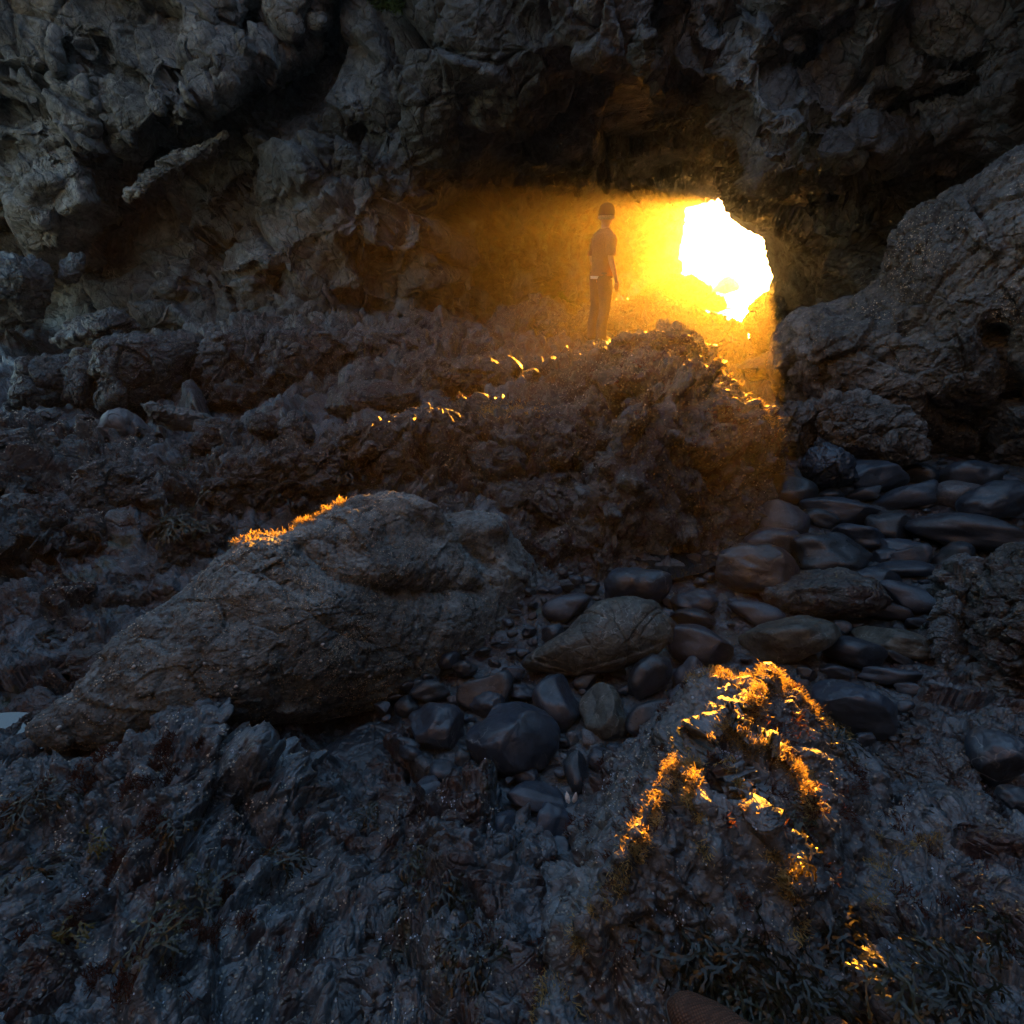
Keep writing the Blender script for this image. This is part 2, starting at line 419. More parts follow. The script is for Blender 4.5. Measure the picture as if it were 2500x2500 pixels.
HOLE = [(1672, 508), (1700, 502), (1755, 487), (1768, 498), (1785, 532), (1815, 553), (1834, 570), (1862, 592), (1873, 640), (1886, 683),
        (1880, 708), (1868, 738), (1850, 765), (1838, 800), (1820, 960), (1680, 960), (1670, 700), (1662, 600)]
main_ctrl = [(-200, 700, 12.5), (150, 500, 12.6), (200, 750, 11.3), (400, 550, 11.8), (500, 400, 12.0), (700, 200, 12.0), (900, 0, 11.8), (600, 780, 11.2), (900, 790, 11.6),
    (760, 500, 11.3), (900, 450, 11.2), (1000, 380, 11.2), (930, 560, 11.3), (1000, 700, 12.0), (1000, 250, 11.0), (1300, 100, 10.3), (1200, 0, 10.2), (1400, 200, 10.5), (1500, 230, 10.9), (1650, 180, 10.3), (1700, 0, 9.8),
    (1080, 600, 12.3), (1100, 780, 13.2), (1150, 450, 12.8), (1200, 560, 14.6), (1300, 350, 12.9), (1400, 290, 12.2), (1500, 400, 15.2), (1600, 340, 14.2), (1650, 450, 18.3), (1630, 600, 19.3),
    (1450, 600, 18.2), (1270, 720, 15.8), (1420, 780, 17.5), (1550, 800, 19), (1700, 320, 13.0), (1755, 480, 18.8), (1800, 540, 18.0), (1850, 600, 17.2), (1885, 690, 16.6), (1870, 850, 17),
    (1780, 430, 15.5), (1740, 250, 10.8), (1800, 350, 11.2), (1850, 460, 11.6), (1900, 470, 11.0), (2020, 490, 11.0), (2130, 480, 10.6), (1960, 600, 14.5), (2000, 720, 14.5), (2050, 560, 12.0), (2130, 620, 11.4), (2100, 720, 12.8),
    (2300, 400, 9.6), (2500, 300, 8.2), (2900, 300, 6.6), (2500, 0, 8.2), (2200, 0, 9.0), (1900, 0, 9.6), (2300, 640, 10.2), (2000, 200, 9.8), (2200, 250, 9.4), (2900, 900, 7), (2500, 900, 9),
    (1000, -800, 10.5), (2000, -800, 8.6), (2900, -800, 5.8), (300, -800, 11.5), (-200, 0, 12.6), (400, 0, 12.6), (2100, 950, 13), (1900, 950, 15.5), (-200, 950, 11.8), (600, 950, 11.4), (1300, 950, 15.5), (1600, 950, 19)]
main_ctrl = [(x_, y_, d_ if d_ < 13 else 13 + (d_ - 13)*1.75) for x_, y_, d_ in main_ctrl]
p, f = cliff_sheet('cave_cliff', main_ctrl, (-200, -800, 2900, 940), 3.4, M_cliff, 21, holes=HOLE,
     creases=[([(1640, 0), (1650, 120), (1690, 180), (1730, 200)], 16, 0.7), ([(1740, 90), (1850, 150), (1930, 165), (2080, 90)], 12, 0.5),
              ([(1860, 330), (1930, 335), (2080, 300), (2250, 240), (2400, 195), (2500, 185)], 9, 0.55), ([(1940, 150), (2150, 150), (2500, 170)], 8, 0.3),
              ([(1940, 480), (2100, 500), (2200, 470), (2310, 440)], 10, 0.5), ([(870, 320), (960, 420), (940, 560), (930, 690)], 16, 0.5),
              ([(450, 700), (620, 660), (800, 730), (940, 740)], 16, 0.35), ([(460, 680), (520, 600), (560, 480), (640, 400)], 14, 0.35),
              ([(800, 420), (900, 440), (930, 500)], 20, 0.35), ([(2120, 0), (2100, 60), (1990, 100)], 14, 0.5)],
     bumps=[(1830, 130, 110, 60, 10, 0.5), (1830, 250, 80, 70, 0, 0.35), (2000, 400, 180, 60, 12, 0.5), (1960, 340, 100, 30, 10, 0.2), (2080, 560, 60, 36, 0, 0.6), (2200, 350, 160, 50, 12, 0.3),
            (1310, 130, 60, 50, 0, 0.4), (1320, 200, 30, 30, 0, 0.35), (850, 540, 110, 90, 0, 0.6), (700, 420, 120, 60, 35, 0.35), (650, 620, 130, 60, 30, 0.4), (430, 690, 90, 30, 0, 0.4), (1570, 120, 14, 60, 0, 0.5),
            (330, 740, 70, 40, 0, 0.3), (960, 560, 40, 90, 25, 0.4)],
     sizes=((2.3, 0.62), (0.8, 0.24), (0.22, 0.16)), beds=[((-0.45, 0.1, 0.9), 0.6, 0.15), ((-0.35, 0.1, 0.95), 0.2, 0.04)])
me = make_mesh('cave_cliff', p, f, M_cliff)
# give the rim of the hole real thickness
bm = bmesh.new(); bm.from_mesh(me)
bnd = []
for e in bm.edges:
    if len(e.link_faces) == 1:
        m_ = (e.verts[0].co + e.verts[1].co)/2
        x_, y_ = project(np.array(m_))
        if 1560 < x_ < 1950 and 440 < y_ < 930: bnd.append(e)
for dist in (0.5, 1.2):
    r_ = bmesh.ops.extrude_edge_only(bm, edges=bnd)
    nv = [g for g in r_['geom'] if isinstance(g, bmesh.types.BMVert)]; bnd = [g for g in r_['geom'] if isinstance(g, bmesh.types.BMEdge)]
    for v in nv: v.co = v.co*(1 + dist/24.0) + Vector((0, 0, 0))
for fc in bm.faces: fc.smooth = True
bm.to_mesh(me); bm.free()
tag(link('cliff', me), 'dark sea cliff with the cave mouth and the sunlit hole through its back wall', 'cliff')

# unseen cliff wall added behind the viewer so skylight falls from above
def skylight_screen():
    A = np.linspace(R(150), R(412), 260); H = np.linspace(-3.2, 14.0, 80)
    a, h = np.meshgrid(A, H); r_ = 7.6 + 0.03*(h + 3)**1.2 + 1.2*np.sin(a*3.1) + 0.8*np.cos(a*5.3)
    P = np.stack([r_*np.cos(a), r_*np.sin(a)*0.85 + 0.5, h + (h > 5)*0.8*np.sin(a*9)], -1)
    N = -P/np.linalg.norm(P, axis=2)[..., None]; p_ = P.reshape(-1, 3)
    p_ = p_ + N.reshape(-1, 3)*(0.6*rockn(p_, 1.8, 77))[:, None]
    tag(link('added_cliff_screen', make_mesh('added_cliff_screen', p_, grid_faces(80, 260), M_cliff)), 'unseen dark cliff wall added behind the viewer to block low skylight', kind='structure')
skylight_screen()

# ================================================================= GROUND
tctrl = [(0, 2500, -1.78), (600, 2500, -1.80), (1250, 2500, -1.75), (1700, 2500, -1.62), (2500, 2500, -1.42), (0, 2100, -1.88), (400, 2100, -1.88), (0, 1930, -1.86),
    (400, 1870, -1.75), (300, 2000, -1.9), (40, 1800, -2.12), (700, 2000, -1.85), (700, 2250, -1.86), (950, 2200, -1.80), (1150, 2020, -1.98), (1250, 2250, -1.72), (1050, 2400, -1.78), (1330, 2120, -1.95),
    (1300, 1800, -2.14), (1000, 1700, -2.16), (1500, 1600, -2.14), (1900, 1500, -2.12), (2200, 1500, -2.08), (1700, 1380, -2.12), (2100, 1300, -2.04), (2400, 1250, -1.96), (2000, 1180, -2.02), (2300, 1150, -1.98), (2500, 1150, -1.95),
    (2420, 1500, -1.9), (2600, 1400, -1.8), (2260, 1800, -1.92), (2500, 1900, -1.95), (2200, 2000, -1.74), (2350, 2050, -1.70), (2500, 2200, -1.55), (2250, 2300, -1.52), (2120, 1850, -1.9),
    (600, 1450, -2.1), (300, 1620, -2.12), (500, 1790, -2.05), (800, 1770, -2.22), (1000, 1740, -2.2), (200, 1400, -1.92), (0, 1500, -1.95), (0, 1250, -1.75), (300, 1250, -1.72), (600, 1250, -1.78), (800, 1190, -1.80), (1100, 1130, -1.68), (1100, 1300, -1.95), (1300, 1400, -2.08), (1500, 1400, -2.12), (500, 1150, -1.68), (150, 1100, -1.66),
    (60, 1040, -1.75), (300, 1060, -1.80), (450, 1040, -1.76), (700, 1035, -1.66), (1000, 1030, -1.52), (850, 1100, -1.6), (1300, 960, -1.45),
    (0, 850, -1.35), (300, 800, -1.30), (700, 800, -1.25), (950, 815, -1.2), (1150, 850, -1.3), (1300, 830, -1.35), (1000, 780, -1.15), (400, 770, -1.2), (0, 760, -1.15),
    (1250, 770, -1.2), (1400, 760, -1.25), (1550, 745, -1.3), (1650, 760, -1.5), (1600, 800, -1.8), (1720, 770, -2.0), (1800, 820, -2.25), (1850, 880, -2.15), (1860, 950, -2.1), (1960, 1050, -2.05), (2300, 1000, -1.9),
    (1500, 705, -1.2), (1620, 700, -1.2), (1690, 735, -1.75)]
tc_ = np.array(tctrl, float)
TXY = PZ(tc_[:, 0], tc_[:, 1], tc_[:, 2])
extra = np.array([(-14, 14, -1.0), (12, 8, -1.8), (-8, 2, -1.7), (8, 2, -1.8), (0, 0.1, -1.6), (-3, -1, -1.6), (3, -1, -1.6), (14, 16, -2.2), (5.5, 20, -2.9), (7.5, 22, -3.2), (6.5, 28, -3.4), (4.2, 20, -1.9), (3.0, 21, -1.3)])
TXY = np.vstack([TXY, extra])
T_rbf = RBF(TXY[:, :2], TXY[:, 2], 3e-4)
COB = [(1050, 1640), (1300, 1400), (1640, 1380), (1800, 1250), (1900, 1130), (2100, 1100), (2600, 1080), (2600, 1300), (2330, 1330), (2230, 1500), (2250, 1800), (2000, 1850), (1650, 1850), (1400, 2080), (1250, 2080), (1040, 1990), (1000, 1850), (900, 1720)]
cobw = PZ(np.array(COB)[:, 0], np.array(COB)[:, 1], -2.08)[:, :2]
def ground_z(xy):
    xy = np.asarray(xy, float).reshape(-1, 2)
    z = T_rbf(xy)
    return z - 0.5*np.maximum(xy[:, 1] - 15.5, 0)*smooth(xy[:, 0], 4.0, 5.5)
vy = [0.02]
while vy[-1] < 30: vy.append(vy[-1] + 0.0042*max(0.9, vy[-1]) + 0.0008)
vy = np.array([-1.5, -0.8, -0.4, -0.15] + vy)
uu = np.linspace(-1.75, 1.75, 860)
Y, U = np.meshgrid(vy, uu, indexing='ij')
X = U*np.maximum(Y, 1.3) + U*0.25
xy = np.stack([X.ravel(), Y.ravel()], 1)
Z = ground_z(xy)
cw = smooth(-sdist(xy, [tuple(c) for c in cobw]), -0.15, 0.2)      # 1 in the cobble bed
p3 = np.c_[xy, Z]
far = smooth(xy[:, 1], 3, 8)
rr = 0.6*rockn(p3, 0.28, 41, stretch=(1, 0.7, 1)) + (0.55 + 0.45*far)*rockn(p3, 0.9, 45, stretch=(1, 1.1, 1)) + 0.6*rockn(p3, 0.085, 49, oct_=3)
near = 1 - 0.55*smooth(-xy[:, 1], -0.9, 0.2)
Z = Z + rr*(1 - 0.8*cw)*near + 0.012*fbm(p3*14, 4, seed=5)
pp = np.c_[xy, Z]
P3 = pp.reshape(len(vy), len(uu), 3); N3 = vnormals(P3); N3[N3[..., 2] < 0] *= -1
SURF['ground'] = (pp, N3.reshape(-1, 3))
tf = grid_faces(len(vy), len(uu))
gnd = tag(link('ground', make_mesh('ground', pp, tf[:, ::-1], M_ground)), 'rough wet tidal reef of dark rock with barnacles and red algae', None, kind='structure')

# the sea
def sea():
    xs = np.linspace(-1, 1, 240); ys = np.geomspace(1, 60, 420)
    A, B = np.meshgrid(xs, ys)
    yy = 17 + (B - 1)*12; xx = A*(yy*0.5 + 6) + yy*0.37
    q = np.c_[xx.ravel(), yy.ravel(), yy.ravel()*0]
    s = smooth(q[:, 1], 60, 300)
    z = -2.62 + (1 - s)*(0.05*fbm(q*np.array([0.9, 2.2, 1]), 3, seed=4) + 0.018*fbm(q*np.array([4, 8, 1]), 2, seed=8))
    q[:, 2] = z
    m = bpy.data.materials.new('sea_water'); m.use_nodes = True; b = m.node_tree.nodes['Principled BSDF']
    b.inputs['Base Color'].default_value = (0.03, 0.05, 0.055, 1); b.inputs['Roughness'].default_value = 0.12; b.inputs['IOR'].default_value = 1.33
    return tag(link('water', make_mesh('water', q, grid_faces(len(ys), len(xs))[:, ::-1], m)), 'bright rippled sea seen through the hole in the rock', kind='structure')
sea()

# ================================================================= MOUNDS (height fields over their own footprint)
def mound(name, ctrl, outline, step, mat, seed, drop=3.0, soft=0.06, sizes=((0.4, 0.6), (0.1, 0.7)), ridges=(), label=None, cat='rock', base=None, below=0.35, zout=None, stretch=(1, 1, 1), edge=0.08, beds=()):
    c = np.array(ctrl, float); W = PZ(c[:, 0], c[:, 1], c[:, 2])
    rb = RBF(W[:, :2], W[:, 2], 5e-4)
    o = np.array(outline, float); OW = PZ(o[:, 0], o[:, 1], o[:, 2])[:, :2]
    lo = OW.min(0) - below; hi = OW.max(0) + below
    xs = np.arange(lo[0], hi[0], step); ys = np.arange(lo[1], hi[1], step)
    Xg, Yg = np.meshgrid(xs, ys); q = np.stack([Xg.ravel(), Yg.ravel()], 1)
    sd_ = sdist(q, [tuple(v) for v in OW])
    sd_ = sd_ + edge*fbm(np.c_[q/0.45, q[:, :1]*0], 4, seed=seed)
    z = rb(q) - drop*np.maximum(sd_ + soft, 0)**1.2
    keepv = sd_ < below*0.9
    for pts, wd, h in ridges:
        rp = np.array(pts, float); RW = PZ(rp[:, 0], rp[:, 1], rp[:, 2])
        wob = wd*0.5*noise(np.c_[q/(wd*3), q[:, :1]*0], seed + 4)
        d = np.abs(seg_dist(q, [tuple(v[:2]) for v in RW], False) + wob)
        z = z + h*np.exp(-(d/wd)**1.1)
    P_ = np.c_[q, z].reshape(len(ys), len(xs), 3); N_ = vnormals(P_); N_[N_[..., 2] < 0] *= -1
    p_ = P_.reshape(-1, 3); n_ = N_.reshape(-1, 3)
    d = 0
    for k, (s, a) in enumerate(sizes): d = d + a*rockn(p_, s, seed + 7*k, stretch=stretch)
    for nb_, T_, A_ in beds: d = d + A_*strata(p_, nb_, T_, seed + 3)
    p_ = p_ + n_*d[:, None]
    f_ = grid_faces(len(ys), len(xs)); f_ = f_[keepv[f_].all(1)]
    used = np.unique(f_); mp = np.full(len(p_), -1); mp[used] = np.arange(len(used)); p_ = p_[used]; f_ = mp[f_]
    Nn = vnormals(P_)  # for scattering
    SURF[label or name] = (p_, n_[used])
    ob = link(name, make_mesh(name, p_, f_, mat))
    tag(ob, label, cat); return ob, rb

def nearer(t):
    f_ = 1 - 0.2*float(smooth(np.array(t[0]), 1400, 1540))*(1 - float(smooth(np.array(t[1]), 950, 1350)))
    return (t[0], t[1], t[2]*f_)
MAIN = 'large barnacle-crusted rock mound in the middle that the person stands on'
mound('rock_mound',
    [nearer(t_) for t_ in [(1500, 850, -1.02), (1600, 835, -0.98), (1690, 850, -0.99), (1440, 838, -1.04), (1370, 880, -1.17), (1300, 960, -1.34), (1200, 1000, -1.32), (1250, 1030, -1.30), (1350, 1060, -1.36), (1150, 1080, -1.50), (1440, 1020, -1.34),
     (1600, 900, -1.02), (1600, 950, -1.07), (1600, 1050, -1.33), (1600, 1200, -1.70), (1600, 1350, -2.1), (1500, 920, -1.07), (1480, 1100, -1.47), (1420, 1160, -1.72), (1350, 1200, -1.80), (1280, 1300, -1.95), (1250, 1150, -1.62), (1400, 1400, -2.15),
     (1720, 930, -1.24), (1780, 970, -1.36), (1850, 1030, -1.66), (1900, 1100, -1.84), (1910, 1190, -2.08), (1760, 1100, -1.55), (1750, 1250, -1.85), (1790, 1350, -2.12), (1820, 1150, -1.72), (1700, 1180, -1.70), (1560, 1420, -2.2), (1100, 1180, -1.75), (1150, 1380, -2.0)]],
    [nearer(t_) for t_ in [(1330, 900, -1.15), (1400, 850, -1.08), (1480, 826, -1.0), (1560, 818, -0.97), (1640, 822, -0.98), (1700, 838, -1.0), (1725, 905, -1.22), (1790, 940, -1.36), (1850, 1018, -1.63), (1900, 1075, -1.78), (1935, 1150, -1.98), (1890, 1210, -2.1),
     (1840, 1270, -2.1), (1810, 1370, -2.12), (1700, 1410, -2.15), (1560, 1430, -2.15), (1400, 1420, -2.12), (1280, 1400, -2.05), (1150, 1400, -2.0), (1080, 1250, -1.85), (1060, 1100, -1.6), (1130, 1000, -1.4), (1240, 975, -1.3)]],
    0.0115, M_mound, 61, drop=2.2, soft=0.05, sizes=((1.0, 0.35), (0.36, 0.85), (0.11, 0.8)), beds=[((0.5, -0.2, 0.8), 0.30, 0.09)], label=MAIN, cat='rock mound',
    ridges=[([(1540, 826, -0.8), (1620, 830, -0.8), (1690, 845, -0.8)], 0.18, 0.08), ([(1120, 1000, -1.33), (1250, 1000, -1.3), (1340, 1010, -1.34)], 0.12, 0.06),
            ([(1720, 905, -0.97), (1800, 950, -1.12), (1900, 1070, -1.48)], 0.10, 0.02), ([(1480, 900, -1.1), (1460, 1000, -1.3), (1500, 1200, -1.8)], 0.09, -0.12)])
mound('rock_ledge',
    [(380, 850, -1.2), (600, 860, -1.15), (850, 860, -1.14), (1000, 870, -1.16), (1200, 890, -1.22), (500, 810, -1.12), (800, 808, -1.08), (1100, 840, -1.14), (450, 990, -1.76), (650, 1000, -1.72), (800, 985, -1.64), (1000, 985, -1.5), (1200, 950, -1.4),
     (600, 920, -1.36), (900, 930, -1.32), (1100, 920, -1.3)],
    [(380, 830, -1.2), (600, 800, -1.1), (900, 800, -1.08), (1150, 825, -1.14), (1260, 880, -1.25), (1270, 930, -1.38), (1050, 990, -1.52), (820, 1005, -1.68), (620, 1010, -1.75), (430, 1005, -1.78), (370, 930, -1.5)],
    0.016, M_mound, 71, drop=2.5, sizes=((1.1, 0.75), (0.35, 0.8), (0.10, 0.6)), beds=[((-0.15, -0.3, 0.95), 0.22, 0.13)], label='long low ledge of dark rock left of the mound, below the cliff foot', cat='rock ledge')
mound('rock_ledge',
    [(-100, 1120, -1.5), (100, 1100, -1.52), (280, 1090, -1.58), (380, 1130, -1.62), (450, 1120, -1.6), (560, 1110, -1.58), (700, 1100, -1.55), (850, 1050, -1.45), (1000, 1010, -1.38), (1120, 1000, -1.35), (0, 1250, -1.60), (200, 1250, -1.62), (330, 1200, -1.60), (500, 1250, -1.75),
     (700, 1200, -1.7), (900, 1150, -1.62), (1050, 1130, -1.6), (0, 1450, -1.85), (200, 1450, -1.9), (400, 1400, -2.0), (600, 1300, -1.95), (850, 1230, -1.9), (1050, 1250, -1.9), (-100, 1650, -2.05), (200, 1600, -2.1)],
    [(-200, 1060, -1.5), (60, 1055, -1.52), (200, 1075, -1.58), (330, 1100, -1.62), (470, 1090, -1.58), (600, 1090, -1.56), (720, 1075, -1.52), (850, 1030, -1.42), (1000, 995, -1.37), (1150, 985, -1.33), (1200, 1100, -1.6), (1150, 1260, -1.92), (900, 1240, -1.92), (640, 1310, -2.0), (420, 1450, -2.1), (260, 1620, -2.15), (-200, 1720, -2.15)],
    0.0095, M_mound, 81, drop=2.0, sizes=((0.8, 0.85), (0.28, 1.1), (0.08, 0.9)), beds=[((-0.55, -0.3, 0.8), 0.18, 0.11)], label='broad weedy reef slope behind the long barnacled boulder', cat='rock ledge',
    ridges=[([(150, 1230, -1.6), (300, 1190, -1.6), (380, 1260, -1.7), (330, 1340, -1.8)], 0.10, 0.09), ([(0, 1180, -1.55), (150, 1200, -1.6)], 0.05, -0.10), ([(0, 1330, -1.7), (250, 1380, -1.9), (400, 1330, -1.9)], 0.05, -0.12)])
FORE = 'seaweed-draped pointed rock in the right foreground, its ridges glowing orange'
mound('foreground_rock',
    [(1820, 1670, -1.30), (1750, 1760, -1.24), (1880, 1690, -1.33), (1650, 1900, -1.25), (1560, 2050, -1.28), (1460, 2250, -1.37), (1700, 2100, -1.27), (1800, 2000, -1.25), (1900, 1900, -1.26), (2000, 1800, -1.42), (2080, 1900, -1.55),
     (1950, 2100, -1.33), (2000, 2300, -1.40), (1700, 2400, -1.40), (1850, 2480, -1.42), (1400, 2000, -1.85), (1330, 2200, -1.78), (1500, 1850, -1.72), (1300, 2450, -1.66), (1640, 1720, -1.62), (1850, 1780, -1.25), (1950, 1720, -1.41), (2050, 2050, -1.46), (2090, 2250, -1.55), (2080, 2450, -1.5), (1500, 2450, -1.45),
     (1720, 2700, -1.42), (1300, 2700, -1.6), (2100, 2700, -1.5)],
    [(1700, 1650, -1.5), (1760, 1635, -1.36), (1850, 1632, -1.33), (1950, 1650, -1.40), (2020, 1720, -1.48), (2085, 1800, -1.52), (2130, 1950, -1.66), (2140, 2100, -1.66), (2110, 2300, -1.60), (2130, 2800, -1.55), (1270, 2800, -1.65), (1280, 2450, -1.70), (1290, 2280, -1.82), (1360, 2080, -1.92), (1440, 1940, -1.92), (1560, 1790, -1.82), (1640, 1700, -1.72)],
    0.0042, M_fore, 91, drop=3.2, soft=0.03, below=0.3, sizes=((0.34, 0.40), (0.14, 0.5), (0.05, 0.35)), beds=[], label=FORE, cat='rock', edge=0.03,
    ridges=[([(1880, 1650, -1.3), (1830, 1740, -1.25), (1730, 1790, -1.24), (1640, 1880, -1.26), (1590, 1990, -1.28), (1520, 2130, -1.32), (1450, 2230, -1.38), (1400, 2300, -1.42)], 0.024, 0.075),
            ([(1700, 1800, -1.24), (1690, 1940, -1.25), (1730, 2080, -1.27)], 0.020, 0.035), ([(1790, 1800, -1.24), (1880, 1830, -1.26), (1960, 1900, -1.3), (1985, 1990, -1.34)], 0.022, 0.060),
            ([(1780, 1880, -1.24), (1850, 2010, -1.26), (1930, 2160, -1.33), (1950, 2290, -1.4)], 0.016, 0.050), ([(1900, 1650, -1.3), (1990, 1700, -1.36), (2070, 1790, -1.5)], 0.03, 0.03), ([(1960, 1960, -1.34), (2030, 2080, -1.42), (2060, 2200, -1.5)], 0.02, 0.04), ([(1700, 1650, -1.42), (1750, 1700, -1.32), (1800, 1690, -1.3)], 0.02, 0.03),
            ([(1750, 1700, -1.3), (1800, 1740, -1.26)], 0.02, -0.04), ([(1760, 1880, -1.24), (1780, 2050, -1.26)], 0.015, -0.03), ([(1660, 1960, -1.24), (1640, 2100, -1.28), (1600, 2300, -1.36)], 0.015, -0.025),
            ([(1850, 1880, -1.27), (1880, 2020, -1.29), (1990, 2200, -1.38)], 0.015, -0.03)])
mound('foreground_rock',
    [(2150, 2050, -1.66), (2230, 2020, -1.62), (2350, 2050, -1.60), (2500, 2100, -1.55), (2130, 2230, -1.52), (2250, 2230, -1.46), (2400, 2250, -1.45), (2200, 2400, -1.42), (2400, 2450, -1.38), (2600, 2300, -1.4), (2300, 1950, -1.75), (2200, 2700, -1.4), (2600, 2700, -1.35)],
    [(2130, 2040, -1.68), (2200, 1960, -1.72), (2330, 1940, -1.75), (2480, 1990, -1.7), (2700, 2050, -1.6), (2800, 2800, -1.4), (2150, 2800, -1.45), (2120, 2400, -1.5), (2115, 2180, -1.6)],
    0.0045, M_fore, 101, drop=2.5, soft=0.03, sizes=((0.40, 0.7), (0.17, 0.75), (0.06, 0.4)), label='rough faceted rock in the bottom right corner with sunlit weedy patches', cat='rock', edge=0.04,
    ridges=[([(2120, 2060, -1.66), (2140, 2160, -1.55), (2180, 2200, -1.48)], 0.05, 0.07), ([(2180, 2080, -1.6), (2280, 2030, -1.62)], 0.03, 0.04)])
mound('foreground_rock',
    [(1390, 2300, -1.52), (1400, 2350, -1.45), (1350, 2450, -1.45), (1300, 2400, -1.55), (1430, 2450, -1.50), (1350, 2600, -1.42)],
    [(1400, 2275, -1.56), (1440, 2330, -1.52), (1450, 2450, -1.50), (1470, 2650, -1.5), (1260, 2650, -1.5), (1290, 2440, -1.58), (1340, 2340, -1.58)],
    0.004, M_fore, 111, drop=3.5, soft=0.03, below=0.2, sizes=((0.2, 0.4), (0.06, 0.5)), label='small wedge-shaped rock lit orange at the bottom, left of the seaweed rock', cat='rock', edge=0.02)
mound('foreground_rock',
    [(-100, 1960, -1.82), (100, 1930, -1.83), (250, 1850, -1.87), (450, 1780, -1.73), (500, 1830, -1.69), (420, 1950, -1.69), (600, 2000, -1.81), (720, 2050, -1.87), (200, 2100, -1.72), (400, 2200, -1.67), (0, 2250, -1.70), (600, 2250, -1.73), (750, 2250, -1.81), (150, 2400, -1.66), (400, 2450, -1.60), (700, 2450, -1.65), (-100, 2500, -1.62), (500, 2700, -1.52), (0, 2700, -1.58), (900, 2450, -1.73)],
    [(-200, 1900, -1.87), (30, 1905, -1.89), (150, 1870, -1.93), (300, 1790, -1.93), (430, 1740, -1.81), (510, 1760, -1.79), (540, 1880, -1.85), (640, 1900, -1.91), (740, 1950, -1.95), (780, 2060, -1.95), (850, 2150, -1.91), (960, 2300, -1.83), (1000, 2800, -1.67), (-300, 2800, -1.47)],
    0.0048, M_fore, 121, drop=2.5, soft=0.03, sizes=((0.45, 0.75), (0.20, 0.85), (0.07, 0.4)), beds=[((0.7, -0.3, 0.6), 0.12, 0.055)], label='wide craggy rock covering the bottom left with red algae and brown wrack', cat='rock', edge=0.04, stretch=(1.2, 0.8, 1))
mound('foreground_rock',
    [(1080, 2040, -1.95), (1150, 1990, -1.92), (1230, 2020, -1.92), (1290, 2150, -1.84), (1150, 2200, -1.80), (1250, 2300, -1.70), (1050, 2300, -1.74), (950, 2200, -1.84), (1100, 2500, -1.6)],
    [(1020, 1995, -2.02), (1130, 1950, -2.02), (1230, 1975, -2.02), (1260, 2060, -2.0), (1330, 2130, -1.98), (1310, 2250, -1.86), (1280, 2450, -1.72), (1250, 2800, -1.6), (900, 2800, -1.6), (900, 2300, -1.86), (920, 2100, -1.98)],
    0.0048, M_ground, 131, drop=2.5, soft=0.03, sizes=((0.40, 0.8), (0.18, 0.9), (0.06, 0.5)), beds=[((0.8, -0.3, 0.5), 0.13, 0.05)], label='low broken dark rock at bottom centre below the pile of smooth cobbles', cat='rock', edge=0.04)

